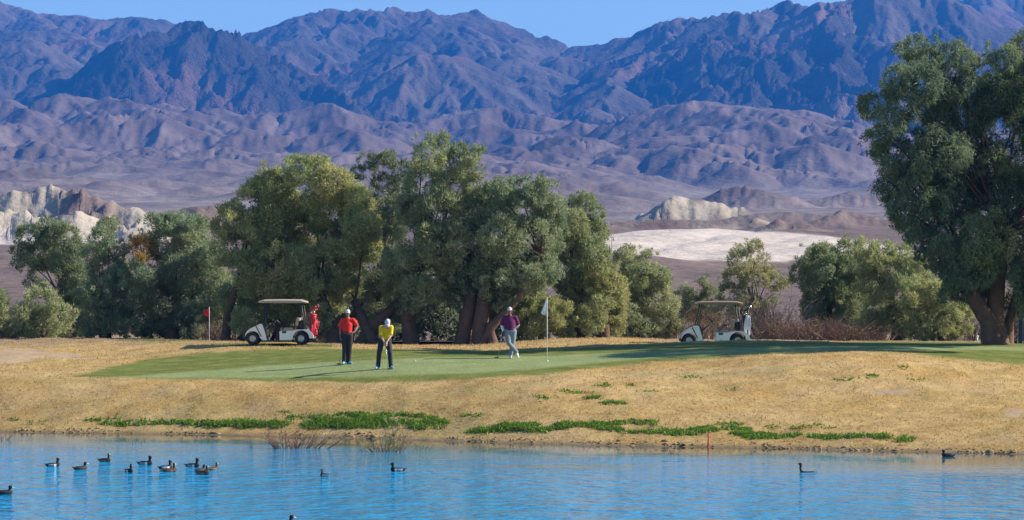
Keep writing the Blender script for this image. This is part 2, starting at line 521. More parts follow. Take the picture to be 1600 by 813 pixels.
    crest([(692, 25, 5250), (716, 24, 5350), (724, 21, 5400), (732, 19, 5450), (745, 24, 5450), (752, 24, 5450), (776, 38, 5450), (800, 51, 5450), (830, 61, 5450), (850, 60, 5450), (880, 71, 5450), (905, 75, 5450), (940, 69, 5350), (965, 70, 5250), (1000, 58, 5100)], 1, .5, 25, 150, .27, 1300, 120, 2, 50)
    crest([(1000, 56, 5100), (1030, 48, 5050), (1045, 36, 5000), (1068, 28, 5000), (1098, 34, 4950), (1110, 36, 4800), (1130, 20, 4750), (1150, 18, 4750), (1163, 21, 4720), (1193, 23, 4700), (1203, 13, 4750), (1216, 5, 4800), (1228, 2, 4800), (1240, 4, 4800), (1248, 8, 4750),
           (1271, 20, 4700), (1290, 11, 4650), (1324, -2, 4600), (1400, -20, 4600), (1470, -10, 4600), (1500, 6, 4600), (1560, 40, 4600), (1640, 60, 4600), (1800, 40, 4700), (3200, 60, 5000)], 2, .62, 10, 130, .34, 1000, 90, 2, 65, 0)
    crest(lv([(1420, 20), (1480, 0), (1507, 1), (1540, -6), (1600, -12), (1800, -40), (3200, -20)], 5900), 3, .6, 15, 200, .3, 900, 120, 1)
    # centre mountain: big spurs
    crest([(692, 25, 5250), (672, 45, 5100), (640, 72, 4900), (612, 92, 4650), (590, 118, 4500), (565, 140, 4400)], 1, .5, 25, 150, .33, 600, 90, 2, 80)
    crest([(692, 25, 5250), (730, 55, 5050), (775, 85, 4850), (800, 105, 4700), (850, 140, 4450), (890, 165, 4300)], 1, .48, 25, 150, .33, 600, 90, 2, 80)
    crest([(692, 25, 5250), (705, 70, 4900), (700, 110, 4600), (720, 145, 4350)], 1, .48, 25, 150, .35, 500, 90, 2, 80)
    crest([(480, 24, 5450), (470, 60, 5150), (450, 90, 4900), (430, 120, 4700), (470, 150, 4450)], 1, .5, 18, 150, .33, 600, 90, 2, 80)
    crest([(560, 16, 5480), (545, 55, 5200), (520, 85, 4950), (525, 125, 4650)], 1, .5, 18, 150, .33, 600, 90, 2, 80)
    # left smooth hills
    crest([(60, 22, 5900), (70, 40, 5500), (110, 62, 5200), (150, 95, 4900), (175, 125, 4700)], 0, .45, 35, 200, .3, 700, 120, 1, 80)
    crest([(190, 28, 5900), (210, 55, 5600), (225, 80, 5300)], 0, .45, 35, 200, .3, 600, 120, 1, 80)
    crest([(-120, 20, 5200), (-20, 70, 4900), (40, 66, 4700), (65, 90, 4550), (90, 115, 4400)], 0, .48, 25, 160, .3, 700, 100, 2, 70)
    # 4 craggy peak
    crest([(105, 142, 4250), (150, 120, 4350), (185, 98, 4400), (225, 76, 4450), (250, 58, 4450), (268, 48, 4450), (285, 38, 4450), (302, 35, 4450), (318, 37, 4450), (330, 43, 4430), (352, 48, 4420), (370, 50, 4420), (380, 58, 4400), (410, 78, 4400), (450, 100, 4350), (500, 130, 4250), (560, 160, 4150)], 4, .7, 6, 60, .42, 420, 50, 2, 60)
    # 5 right spurs, shade put into their colour
    crest([(1110, 36, 4800), (1135, 60, 4500), (1160, 74, 4350), (1185, 100, 4200), (1210, 130, 4050), (1250, 165, 3900)], 5, .75, 5, 80, .45, 450, 60, 2, 75)
    crest([(1068, 28, 5000), (1040, 62, 4800), (1000, 90, 4600), (960, 118, 4400), (930, 150, 4150), (900, 175, 4000)], 2, .6, 10, 120, .38, 600, 80, 2, 75)
    crest([(1324, -2, 4600), (1310, 45, 4350), (1330, 85, 4150), (1290, 100, 4050), (1310, 145, 3900), (1340, 180, 3750)], 5, .75, 6, 80, .45, 500, 60, 2, 75)
    crest([(1228, 2, 4800), (1240, 50, 4550), (1262, 85, 4300), (1290, 110, 4100)], 5, .7, 6, 90, .42, 500, 60, 2, 75)
    crest([(1500, 6, 4600), (1470, 80, 4300), (1430, 140, 4000), (1400, 180, 3800)], 5, .7, 6, 90, .42, 500, 60, 2, 75)
    crest([(1040, 62, 4800), (1070, 100, 4450), (1080, 130, 4250), (1110, 160, 4000)], 5, .75, 5, 80, .45, 450, 60, 2, 75)
    # 6 foothills: named crests from the photograph and many low ridges between
    FH = dict(slope=.44, rnd=14, every=75, sp_gr=.2, sp_len=420, step=60, depth=2, spread=75, dvar=25, stop=2)
    def fh(pts, Y_, **k):
        d = dict(FH); d.update(k)
        sub = []
        for (a0, b0), (a1, b1) in zip(pts[:-1], pts[1:]):
            for t in (0, .5): sub.append((a0 + t * (a1 - a0), b0 + t * (b1 - b0) + (rr.uniform(-2, 4) if t else 0)))
        sub.append(pts[-1])
        crest(lv(sub, Y_), 6, d['slope'], d['rnd'], d['every'], d['sp_gr'], d['sp_len'], d['step'], d['depth'], d['spread'], d['dvar'], d['stop'])
    fh([(-700, 175), (-300, 150), (-100, 165), (0, 155), (55, 172), (120, 147), (180, 168)], 3600)
    fh([(150, 172), (185, 152), (215, 166), (262, 160), (300, 175), (345, 168), (400, 180)], 3500)
    fh([(400, 178), (470, 172), (520, 160), (580, 185), (640, 196)], 3500)
    fh([(630, 196), (720, 180), (800, 166), (880, 185), (960, 200)], 3600)
    fh([(-500, 215), (-50, 205), (40, 192), (90, 212)], 3100)
    fh([(120, 215), (180, 190), (228, 172), (262, 186), (300, 214)], 3150)
    fh([(320, 212), (380, 200), (450, 218), (520, 200), (600, 222)], 3050)
    fh([(-300, 250), (-50, 240), (60, 222), (130, 244)], 2700, slope=.3)
    fh([(170, 245), (210, 232), (280, 246), (360, 230), (430, 252)], 2700, slope=.3)
    fh([(460, 250), (540, 240), (640, 255), (720, 235)], 2700, slope=.3)
    fh([(690, 215), (760, 192), (830, 205), (900, 190)], 3400)
    fh([(960, 200), (1040, 172), (1090, 160), (1130, 160), (1170, 165), (1240, 190)], 3350)
    fh([(1230, 190), (1300, 198), (1370, 210), (1500, 200), (1700, 190), (2600, 200)], 3300)
    fh([(740, 248), (800, 228), (860, 236), (910, 214), (980, 230)], 2900)
    fh([(980, 232), (1050, 236), (1110, 222), (1160, 226), (1230, 240)], 2850)
    fh([(1200, 246), (1260, 228), (1300, 224), (1380, 244), (1600, 240), (2400, 250)], 2850)
    fh([(1000, 205), (1090, 195), (1180, 200), (1260, 215)], 3100)
    fh([(770, 262), (830, 252), (880, 262)], 2500, slope=.3)
    for _ in range(70):
        px_ = rr.uniform(-250, 780); Y_ = rr.uniform(1750, 3000)
        b_ = base1((px_ - CX) / FP * Y_, Y_)
        hh = rr.uniform(5, 24) * (Y_ / 3000)
        L_ = rr.uniform(40, 160); an = math.radians(rr.uniform(-80, 80))
        x_ = (px_ - CX) / FP * Y_
        p = (x_, Y_, b_ + hh)
        spur(p, an, .08, L_ * 1.6, 35, 6, 1, .28, 10, stop=1)
        spur(p, an + 2.6, .12, L_, 35, 6, 1, .28, 10, stop=1)
    # 7 low mounds on the right fan
    crest(lv([(1118, 303), (1140, 293), (1165, 291), (1195, 297), (1218, 303)], 1700), 7, .4, 5, 20, .3, 60, 14, 1, 80, 0, 1)
    crest(lv([(1305, 304), (1328, 297), (1362, 304)], 1750), 7, .4, 5, 20, .3, 60, 14, 1, 80, 0, 1)
    # 8 pale badlands left, 9 butte right, 10 pale hills round the mesa, 11 dark hills right, 12 near dark slopes
    crest([(-900, 330, 800), (-200, 300, 780), (-60, 308, 770), (-10, 303, 760), (25, 296, 760), (45, 299, 760), (60, 290, 760), (75, 286, 760), (100, 292, 760), (118, 298, 750), (150, 305, 745), (175, 314, 740), (205, 322, 735), (228, 334, 730)], 8, .72, .6, 13, .40, 110, 10, 2, 60, 0, 1)
    crest([(228, 336, 760), (250, 333, 770), (275, 326, 775), (310, 321, 780), (335, 328, 780), (380, 334, 780), (450, 342, 780), (560, 352, 780)], 11, .55, 1.6, 14, .4, 80, 10, 2, 60, 0, 1)
    crest([(-60, 345, 690), (-10, 340, 690), (15, 326, 700), (50, 335, 690), (95, 338, 690), (125, 330, 690), (160, 342, 690), (200, 352, 685), (240, 358, 680)], 8, .70, .6, 12, .40, 70, 8, 2, 60, 0, 1)
    crest(lv([(983, 333), (1010, 327), (1030, 319), (1045, 309), (1058, 305), (1080, 308), (1105, 312), (1122, 319), (1135, 326), (1150, 322), (1164, 331)], 1080), 9, .6, .6, 11, .40, 100, 10, 2, 60, 0, 1)
    crest(lv([(900, 356), (930, 351), (990, 346), (1060, 343), (1130, 345), (1180, 338), (1220, 350)], 790), 11, .4, 2, 14, .4, 50, 8, 2, 60, 0, 1)
    crest(lv([(1195, 356), (1205, 349), (1216, 345), (1235, 351), (1265, 347), (1290, 357), (1320, 370)], 720), 10, .5, 1.5, 10, .4, 40, 7, 2, 60, 0, .5)
    for pts in ([(950, 380, 560), (1010, 372, 590), (1070, 364, 640), (1120, 357, 690)], [(1060, 388, 545), (1120, 378, 575), (1180, 366, 630), (1230, 358, 680)], [(1150, 394, 520), (1210, 384, 555), (1270, 372, 610), (1310, 366, 660)], [(1230, 392, 520), (1300, 382, 570), (1370, 380, 600)]):
        crest(pts, 13, .16, 4, 22, .12, 70, 14, 1, 80, 0, .5)
    crest([(1250, 352, 850), (1290, 338, 860), (1325, 330, 870), (1360, 338, 870), (1400, 350, 860), (1500, 345, 860), (2200, 350, 860)], 11, .42, 2, 16, .35, 80, 10, 2, 60, 0, 1)
    crest([(1150, 337, 950), (1230, 330, 960), (1300, 336, 960)], 11, .35, 3, 20, .3, 70, 12, 2, 60, 0, 1)
    for pts in ([(1020, 447, 400), (1060, 432, 430), (1110, 420, 455), (1130, 412, 470)], [(1130, 440, 410), (1190, 424, 440), (1240, 414, 470)], [(1260, 430, 420), (1330, 420, 450), (1420, 416, 470), (1600, 420, 470), (2200, 425, 470)],
                [(-500, 430, 440), (-60, 412, 470), (30, 420, 450), (70, 436, 420)], [(60, 425, 450), (140, 412, 470), (300, 415, 470), (600, 425, 470), (980, 420, 460)]):
        crest(pts, 12, .5, 2, 14, .35, 60, 8, 2, 75, 0, 1)
    add0 = TOP - B
    kk = (2 + 14 * sstep(1500, 3500, Y)).astype(np.float32)
    add = np.maximum(add0, 0) + np.clip(kk - np.abs(add0), 0, None) ** 2 / (4 * kk)
    mx = np.maximum(add0, 0)
    isbad = (((which >= 7) & (which != 13)) & (mx > .5)).astype(np.float32)
    Hh = B + add
    relief = np.clip(add0, 0, None)
    Hh = Hh + (w1 * 4.0 + w5 * 1.0) * sstep(1100, 1900, Y) * np.exp(-relief / 30) + w5 * .5 * sstep(180, 400, Y)
    def grad(Hv):
        hu = np.gradient(Hv, axis=1) / np.gradient(U, axis=1)
        hz = np.gradient(Hv, axis=0) / np.gradient(Y, axis=0)
        return hu / Y, hz - U / Y * hu
    def gullies(Hv, sel, lam, n, amp, seed, s0):
        idx = np.nonzero(sel > 0.01)
        gx, gy = grad(Hv)
        gx = gx[idx]; gy = gy[idx]; x = X[idx]; y = Y[idx]
        sl = np.hypot(gx, gy)
        am = np.clip(sl / s0, 0, 1) * sel[idx]
        tot = np.zeros_like(x); ax = np.zeros_like(x); ay = np.zeros_like(x)
        a = 1.0
        for o in range(n):
            L = lam / (1.9 ** o)
            dx = -(gy + ay * .55); dy = gx + ax * .55
            nn = np.hypot(dx, dy) + 1e-5
            h, ex, ey = erode_noise((x / L + seed).astype(np.float32), (y / L + seed * 2).astype(np.float32), (dx / nn).astype(np.float32), (dy / nn).astype(np.float32))
            h = h - 0.25 * (1 - np.abs(h))
            A = lam * amp * a * am
            tot += A * h
            ax += A * ex / L; ay += A * ey / L
            a *= 0.52
        out = Hv.copy(); out[idx] += tot
        return out
    craggy = ((which == 4) | (which == 5)).astype(np.float32)
    mt = sstep(3400, 3900, Y) * sstep(10, 60, relief)
    Hh = gullies(Hh, mt * (1 - .3 * craggy), 120, 5, .075, 3.1, .4)
    Hh = gullies(Hh, sstep(3, 20, relief) * sstep(1500, 1900, Y) * (1 - sstep(3400, 3900, Y)), 80, 4, .055, 8.4, .28)
    Hh = gullies(Hh, mt * craggy, 50, 3, .09, 5.4, .4)
    Hh = gullies(Hh, isbad * sstep(.5, 3, relief) * (which != 9), 15, 3, .08, 2.2, .4)
    Hh = gullies(Hh, isbad * sstep(.5, 3, relief) * (which == 9), 16, 3, .09, 4.2, .35)
    rock = ridged(X / 60, Y / 60, 4) - .5
    Hh = Hh + rock * 13 * mt * (0.12 + craggy)
    # colours
    def c3(*v): return np.array(v, np.float32)
    n1 = fbm(X / 500, Y / 700, 5); n2 = fbm(X / 70 + 9, Y / 110, 5); n3 = fbm(X / 14, Y / 22, 4)
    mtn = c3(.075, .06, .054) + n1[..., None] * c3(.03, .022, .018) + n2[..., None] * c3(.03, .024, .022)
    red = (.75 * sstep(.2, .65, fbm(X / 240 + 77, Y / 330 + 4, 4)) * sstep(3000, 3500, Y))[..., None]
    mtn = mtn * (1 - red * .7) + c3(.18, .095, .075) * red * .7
    mtn = mtn * (1 - .45 * craggy[..., None] * mt[..., None] * (1 - red))  # craggy peak and right spurs darkened; on the spurs this is painted shade
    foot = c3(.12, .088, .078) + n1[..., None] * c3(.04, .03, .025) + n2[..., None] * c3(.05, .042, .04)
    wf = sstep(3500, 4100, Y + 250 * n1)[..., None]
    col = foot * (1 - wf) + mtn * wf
    fan = c3(.195, .16, .145) + n2[..., None] * c3(.04, .036, .034) + n3[..., None] * c3(.05, .045, .042)
    ff = (np.exp(-relief / 12) * sstep(850, 1000, Y) * (1 - sstep(2900, 3400, Y)))[..., None]
    col = col * (1 - ff) + fan * ff
    near = (1 - sstep(820, 1000, Y + 60 * n1))[..., None]
    dark = c3(.155, .115, .10) + n2[..., None] * c3(.03, .02, .02) + n3[..., None] * c3(.02, .016, .014)
    col = col * (1 - near) + dark * near
    # pale clay: badlands and the mesa
    pale = c3(.40, .35, .28) + n2[..., None] * c3(.06, .06, .06) + n3[..., None] * c3(.05, .05, .045)
    PY = HY - FP * (Hh - CH) / Y
    m1 = (which == 8) * (mx > .3) * sstep(.8, .3, n2 * .9 + .1)
    m2 = (which == 9) * (mx > .5) * sstep(.25, -.05, n2 * 1.3 + .6 * n3 + .35 * sstep(322, 308, PY) + .25 * sstep(1040, 1090, PX)) * sstep(344, 336, PY + 6 * n2)
    m3 = np.maximum((which == 10) * (mx > .3), (which == 11) * (Y < 830) * (PX > 700) * .8 * (mx > .5)) * sstep(.1, -.2, n2 * 1.4 + .4 * n3 + .02) * sstep(1060, 1140, PX)
    mesa = sstep(-8, 8, poly_in(PX, PY, [(930, 408), (945, 372), (975, 361), (1100, 359), (1200, 361), (1290, 366), (1345, 378), (1420, 392), (1420, 400), (1330, 398), (1265, 396), (1232, 412), (1160, 409), (1060, 403), (990, 402)]) + 6 * n2 * 3)
    mesa = mesa * sstep(470, 490, Y) * (1 - sstep(690, 760, Y))
    baseL = sstep(-6, 6, poly_in(PX, PY, [(-400, 384), (-400, 366), (20, 366), (60, 372), (200, 376), (200, 381)]) + 8 * n2) * sstep(500, 520, Y) * (1 - sstep(690, 720, Y))
    pm = np.clip(np.maximum.reduce([m1, m2, m3, mesa, baseL]), 0, 1)[..., None]
    flat_ = np.maximum(mesa, baseL)[..., None]
    pale = pale * (1 - flat_) + (c3(.50, .44, .385) + n2[..., None] * .025 + n3[..., None] * .015) * flat_
    col = col * (1 - pm) + pale * pm
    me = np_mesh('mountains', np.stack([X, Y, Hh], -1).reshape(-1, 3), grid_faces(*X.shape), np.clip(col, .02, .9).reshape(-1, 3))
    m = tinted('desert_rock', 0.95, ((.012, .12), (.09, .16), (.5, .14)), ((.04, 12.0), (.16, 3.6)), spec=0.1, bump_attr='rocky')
    rk = .2 + (.22 + .5 * craggy) * sstep(3300, 3900, Y) * sstep(5, 40, relief)
    a_ = me.attributes.new('rocky', 'FLOAT', 'POINT'); a_.data.foreach_set('value', rk.astype(np.float32).ravel())
    o = link('mountains', me, m, smooth=True)
    tag(o, 'bare desert mountains, foothills and pale badlands beyond the golf course', kind='structure')
make_terrain()

def make_haze():
    m = bpy.data.materials.new('haze_air'); m.use_nodes = True
    n = m.node_tree.nodes; n.clear()
    out = n.new('ShaderNodeOutputMaterial'); v = n.new('ShaderNodeVolumePrincipled')
    v.inputs['Color'].default_value = (.035, .29, 1.0, 1)
    v.inputs['Density'].default_value = HAZE
    v.inputs['Anisotropy'].default_value = 0.0
    m.node_tree.links.new(v.outputs[0], out.inputs['Volume'])
    bm = bmesh.new(); bmesh.ops.create_cube(bm, size=1)
    for q in bm.verts:
        q.co = Vector((q.co.x * 12600, 4350 + q.co.y * 9600, 470 + q.co.z * 960))
    me = bpy.data.meshes.new('haze'); bm.to_mesh(me); bm.free()
    o = link('haze', me, m)
    tag(o, 'thin blue desert air', kind='stuff')
HAZE = 0.95e-4
make_haze()

# ------------------------------------------------------------------ vegetation
BARK = plain('bark', (.13, .085, .06), .95, var=.45, scale=5, bump=1.0, spec=.1)
BARK_PALE = plain('pale_bark', (.27, .18, .12), .95, var=.4, scale=5, bump=1.0, spec=.1)
LEAF = tinted('tamarisk_foliage', .8, ((.9, .12),), (), transl=.38, spec=.15)
TWIG = tinted('dry_twigs', .95, ((3.0, .2),), (), spec=.1)
WEED = tinted('green_weeds', .6, ((2.0, .2),), (), transl=.25, spec=.3)
STRAW = tinted('dry_grass_blades', .9, ((2.0, .15),), (), transl=.5, spec=.1)

def unit(v):
    return v / (np.linalg.norm(v, axis=-1, keepdims=True) + 1e-9)

def rand_dirs(n):
    return unit(rng.normal(size=(n, 3)))

def leaf_quads(c, axis, side, ln, wd):
    """diamond leaves from centre arrays."""
    a = axis * ln[:, None]; s = side * wd[:, None]
    v = np.stack([c - a * .45 + s * .5, c + a * .55, c - a * .45 - s * .5], 1)
    return v.reshape(-1, 3)

def crown_mesh(name, lobes, dens=1.0, leaf=(.155, .036), droop=0.0, tint=(.085, .115, .06), tint2=(.13, .135, .06), patches=(), origin=Vector((0, 0, 0))):
    V = []; CL = []
    t1 = np.array(tint) * np.array([3.0, 2.8, 2.75]) + .014; t2 = np.array(tint2) * np.array([2.6, 2.55, 2.7]) + .012
    for (c, R, sq) in lobes:
        c = np.array(c); 
        nsub = int(np.clip(12 + R * 9, 12, 32))
        dirs = rand_dirs(nsub)
        dirs[:, 2] = dirs[:, 2] * .9 + .12
        lobe_mix = np.clip(rng.normal(.35, .3), 0, 1)
        for d in dirs:
            r = R * rng.uniform(.22, .46)
            sc_ = c + d * (R - r * .75) * np.array([1, 1, sq])
            if rng.random() < .22:
                r = R * rng.uniform(.13, .22); sc_ = c + d * R * rng.uniform(1.0, 1.22)
            n = int(dens * 1.9 * 4 * math.pi * r * r * .7 / (leaf[0] * leaf[1] * .5) * .55)
            if n < 12: n = 12
            o = rand_dirs(n)
            keep = (o @ d) > -.45
            o = o[keep]; n = len(o)
            if not n: continue
            # billowed, ragged surface
            rad = r * (1 + .16 * np.sin(o[:, 0] * 5 + d[0] * 9) * np.sin(o[:, 2] * 6 + d[1] * 7)) * (1.04 - .42 * rng.random(n) ** 2.2)
            tips = rng.random(n) < .16
            rad = np.where(tips, rad * rng.uniform(1.05, 1.6, n), rad)
            p = sc_ + o * rad[:, None]
            p[:, 2] -= droop * .35 * r * (1 - o[:, 2]) * rng.random(n)
            ax = unit(o * (.7 - .4 * droop) + np.array([0, 0, .28 - .95 * droop]) + rng.normal(size=(n, 3)) * .45)
            sd = unit(np.cross(ax, o + rng.normal(size=(n, 3)) * .9))
            ln = leaf[0] * rng.uniform(.6, 1.5, n); wd = leaf[1] * rng.uniform(.6, 1.5, n)
            V.append(leaf_quads(p, ax, sd, ln, wd))
            mix = np.clip(lobe_mix + rng.normal(0, .12) + rng.normal(0, .18, n), 0, 1)[:, None]
            cc = t1 * (1 - mix) + t2 * mix
            cc = cc * rng.uniform(.75, 1.3, (n, 1)) * rng.uniform(.88, 1.12)
            for (pc, pr, pt) in patches:
                w = (np.linalg.norm((p - np.array(pc)) * np.array([1, .35, 1]), axis=1) < pr * rng.uniform(.5, 1.1, n))[:, None]
                cc = np.where(w, np.array(pt) * rng.uniform(.6, 1.3, (n, 1)), cc)
            CL.append(np.repeat(cc, 3, axis=0))
    V = np.concatenate(V) - np.array(origin); CL = np.concatenate(CL)
    F = np.arange(len(V)).reshape(-1, 3)
    return np_mesh(name, V, F, CL)

def tube_arrays(pts, rad, nseg=8, jag=0.0):
    pts = [Vector(p) for p in pts]
    V = []; F = []
    up = Vector((0.13, 0.97, 0.2))
    for i, p in enumerate(pts):
        d = (pts[min(i + 1, len(pts) - 1)] - pts[max(i - 1, 0)]).normalized()
        a = d.cross(up)
        if a.length < 1e-3: a = d.cross(Vector((1, 0, 0)))
        a.normalize(); b = d.cross(a)
        for k in range(nseg):
            t = 2 * math.pi * k / nseg
            r = rad[i] * (1 + jag * random.uniform(-1, 1))
            V.append(p + a * (r * math.cos(t)) + b * (r * math.sin(t)))
    for i in range(len(pts) - 1):
        for k in range(nseg):
            k2 = (k + 1) % nseg
            F.append((i * nseg + k, i * nseg + k2, (i + 1) * nseg + k2, (i + 1) * nseg + k))
    return V, F

def tubes_mesh(name, tubes, origin=Vector((0, 0, 0)), cap=True, col=None):
    V = []; F = []; CO = []
    for tb in tubes:
        v, f = tube_arrays(*tb[:2], **(tb[2] if len(tb) > 2 else {}))
        o = len(V); V += [p - origin for p in v]; F += [tuple(i + o for i in q) for q in f]
        if col is not None:
            c = col(); CO += [c] * len(v)
        if cap:
            ns = f[0][1] - f[0][0] if f[0][1] > f[0][0] else 8
            ns = (tb[2] if len(tb) > 2 else {}).get('nseg', 8)
            F.append(tuple(range(o + ns - 1, o - 1, -1))); F.append(tuple(range(len(V) - ns, len(V))))
    me = bpy.data.meshes.new(name)
    me.from_pydata([tuple(v) for v in V], [], F)
    if col is not None:
        a = me.color_attributes.new('tint', 'FLOAT_COLOR', 'POINT')
        a.data.foreach_set('color', np.concatenate([np.array(CO, np.float32), np.ones((len(CO), 1), np.float32)], 1).ravel())
    me.update()
    return me

def curve_pts(p, q, n=6, sag=0.0, wob=0.1):
    p = Vector(p); q = Vector(q); out = []
    L = (q - p).length
    o1 = Vector((random.uniform(-1, 1), random.uniform(-1, 1), 0)) * wob * L
    for i in range(n + 1):
        t = i / n
        v = p.lerp(q, t) + o1 * (4 * t * (1 - t)) * .5 + Vector((0, 0, sag * 4 * t * (1 - t)))
        out.append(v)
    return out

def tree(label, Y, base_px, lobes, trunks=None, dens=1.0, leaf=(.155, .036), droop=0.0, tint=(.082, .112, .062), tint2=(.135, .14, .066), patches=(), name='tamarisk_tree', cat='tree', group=None,
         deep=1.0, bark=BARK, trunk_r=.28, back=.55, dys=None):
    base = on_ground(base_px, Y)
    root = empty(name, base, label, cat, group)
    k = Y / FP
    L3 = []
    for i, lb in enumerate(lobes):
        px, py, r = lb[:3]
        dy = lb[3] if len(lb) > 3 else rng.uniform(-.75, .75) * deep
        p = at(px, py, Y); R = r * k
        L3.append(((p.x * (1 + dy / Y), Y + dy, CH + (p.z - CH) * (1 + dy / Y)), R, 1.0))
        if rng.random() < back:
            L3.append(((p.x + rng.uniform(-.3, .3) * R, Y + dy + R * rng.uniform(.9, 1.5), p.z + rng.uniform(-.25, .1) * R), R * .95, 1.0))
    pt = [(at(a, b, Y), r * k, c) for (a, b, r, c) in patches]
    cr = link('crown', crown_mesh('crown', L3, dens, leaf, droop, tint, tint2, pt, base), LEAF, root)
    tb = []
    if trunks is None:
        trunks = [[(base_px, None), (base_px + random.uniform(-8, 8), None, .45)]]
        ctr = np.mean([l[0] for l in L3], axis=0)
        top = Vector((ctr[0], ctr[1], ctr[2]))
        mid = base.lerp(top, .45) + Vector((random.uniform(-.2, .2), 0, 0))
        tb.append(([base - Vector((0, 0, .15)), base + Vector((0, 0, .15)), mid, top], [trunk_r * 1.5, trunk_r * 1.1, trunk_r * .85, trunk_r * .4], dict(nseg=9, jag=.12)))
        starts = [mid]
    else:
        starts = []
        for pts, r0, r1 in trunks:
            P = [at(x, y, Y) + Vector((0, d, 0)) for (x, y, d) in pts]
            gx = on_ground(pts[0][0], Y + pts[0][2]); P[0] = gx - Vector((0, 0, .12))
            P2 = [P[0], P[0] + (P[1] - P[0]) * .12] + P[1:]
            rs = np.linspace(r0, r1, len(P2) - 1)
            tb.append((P2, [r0 * 1.45] + list(rs), dict(nseg=10, jag=.14)))
            starts.append(P2[-1])
    for (c, R, s) in L3[::2]:
        st = min(starts, key=lambda q: (Vector(c) - q).length)
        if (Vector(c) - st).length > .3:
            c = st.lerp(Vector(c) + Vector((0, .35, 0)), .8)
            tb.append((curve_pts(st, c, 5, .1, .18), list(np.linspace(trunk_r * .22, .02, 6)), dict(nseg=5, jag=.1)))
    link('trunk', tubes_mesh('trunk', tb, base), bark, root, smooth=True)
    return root

OL = (.15, .15, .06)       # olive
GG = (.078, .112, .066)    # grey green
PALE = (.16, .165, .085)
G_L = 'tamarisk trees along the back of the course'
# far left
tree('low grey-green tamarisk bush at the far end of the tree line by the pale hills', 112, 4, [(-30, 490, 32), (5, 502, 28), (18, 512, 20), (-10, 470, 22), (-60, 500, 35)], name='tamarisk_bush', cat='bush', tint=(.09, .115, .06), trunk_r=.1)
tree('round pale olive tamarisk bush low in front of the dark open-topped tree', 107, 66, [(64, 478, 30), (45, 498, 28), (88, 498, 28), (66, 512, 28), (40, 515, 16), (100, 515, 16)], tint=(.11, .13, .066), tint2=PALE, name='tamarisk_bush', cat='bush', trunk_r=.1, deep=.8)
tree('dark open-topped tamarisk rising behind the round olive bush', 114, 112, [(48, 372, 24), (75, 362, 24), (100, 372, 24), (40, 402, 26), (72, 400, 30), (108, 405, 30), (80, 438, 36), (120, 445, 32), (118, 480, 34), (120, 508, 26), (95, 505, 26), (135, 515, 18)], tint=(.06, .085, .048), tint2=(.10, .115, .052), trunk_r=.25)
tree('slim pointed grey-green tamarisk beside the tree with an orange patch', 111, 165, [(168, 356, 17), (160, 376, 22), (180, 392, 22), (150, 400, 22), (165, 425, 30), (188, 438, 22), (150, 460, 28), (178, 478, 28), (150, 500, 26), (180, 508, 22), (165, 518, 16), (195, 505, 20), (140, 518, 14)], tint=GG, tint2=(.125, .135, .065), trunk_r=.22)
tree('broad grey-green tamarisk with an orange-brown patch of dying foliage', 111, 268, [(235, 358, 25), (265, 350, 23), (295, 358, 25), (222, 388, 24), (258, 385, 30), (300, 392, 34), (330, 402, 24), (235, 425, 32), (280, 430, 38), (325, 438, 30), (215, 462, 30), (255, 472, 34), (300, 478, 34), (335, 480, 22), (225, 500, 28), (275, 508, 26), (320, 510, 22), (205, 515, 18), (245, 520, 16), (300, 518, 18), (345, 512, 16)],
     tint=GG, tint2=(.125, .135, .068), patches=[(222, 385, 24, (.55, .30, .07)), (232, 400, 20, (.46, .27, .07)), (206, 378, 12, (.5, .28, .06))], trunk_r=.3)
# centre
tree('huge billowing olive-green tamarisk sheltering the golf cart with the red bag', 103, 520,
     [(362, 350, 32), (395, 325, 36), (372, 385, 40), (425, 295, 34), (465, 268, 28), (498, 262, 22), (455, 310, 42), (520, 290, 32), (505, 330, 42), (548, 318, 32), (565, 350, 32), (418, 365, 48), (475, 375, 50), (535, 375, 42), (570, 388, 28), (385, 430, 38), (432, 425, 46), (490, 430, 46), (545, 425, 36), (365, 470, 30), (410, 470, 34), (455, 470, 36), (505, 468, 34), (540, 455, 26), (380, 505, 22), (430, 500, 26), (500, 495, 22)],
     trunks=[([(523, 538, -.4), (520, 505, -.2), (500, 460, .2)], .3, .18), ([(590, 543, -1.2), (575, 515, -.8), (555, 470, -.2)], .26, .16), ([(352, 528, .4), (354, 490, .3), (372, 440, 0)], .2, .12), ([(441, 536, .9), (440, 500, .8), (446, 460, .5)], .3, .2)],
     tint=(.095, .122, .055), tint2=(.165, .16, .062), deep=1.6, trunk_r=.26, patches=[(440, 400, 22, (.19, .175, .06))])
tree('thin-topped dark tamarisk with bare twigs showing between two fuller trees', 109, 590, [(578, 255, 20), (605, 252, 16), (628, 272, 22), (560, 272, 14), (600, 285, 22), (632, 305, 26), (600, 325, 30), (625, 345, 30), (598, 375, 36), (600, 420, 40), (600, 460, 36), (600, 500, 30)], tint=(.052, .072, .04), tint2=(.085, .098, .046), dens=.8, trunk_r=.26, deep=1.0)
tree('tallest tamarisk of the central clump with leafy spires on top', 102, 638,
     [(662, 222, 17), (690, 222, 15), (715, 240, 18), (745, 240, 16), (668, 250, 26), (705, 262, 30), (740, 265, 22), (665, 290, 34), (705, 300, 36), (748, 295, 26), (648, 330, 32), (690, 342, 42), (735, 340, 34), (648, 375, 34), (695, 388, 44), (738, 380, 30), (632, 418, 34), (675, 428, 42), (715, 425, 32), (620, 455, 28), (660, 462, 34), (700, 460, 26), (625, 488, 20)],
     trunks=[([(645, 542, -.3), (638, 505, -.2), (642, 440, .2)], .34, .24), ([(560, 541, .2), (585, 508, .4), (625, 470, .4)], .3, .2)], tint=(.082, .112, .06), tint2=(.125, .138, .066), deep=1.4, trunk_r=.28)
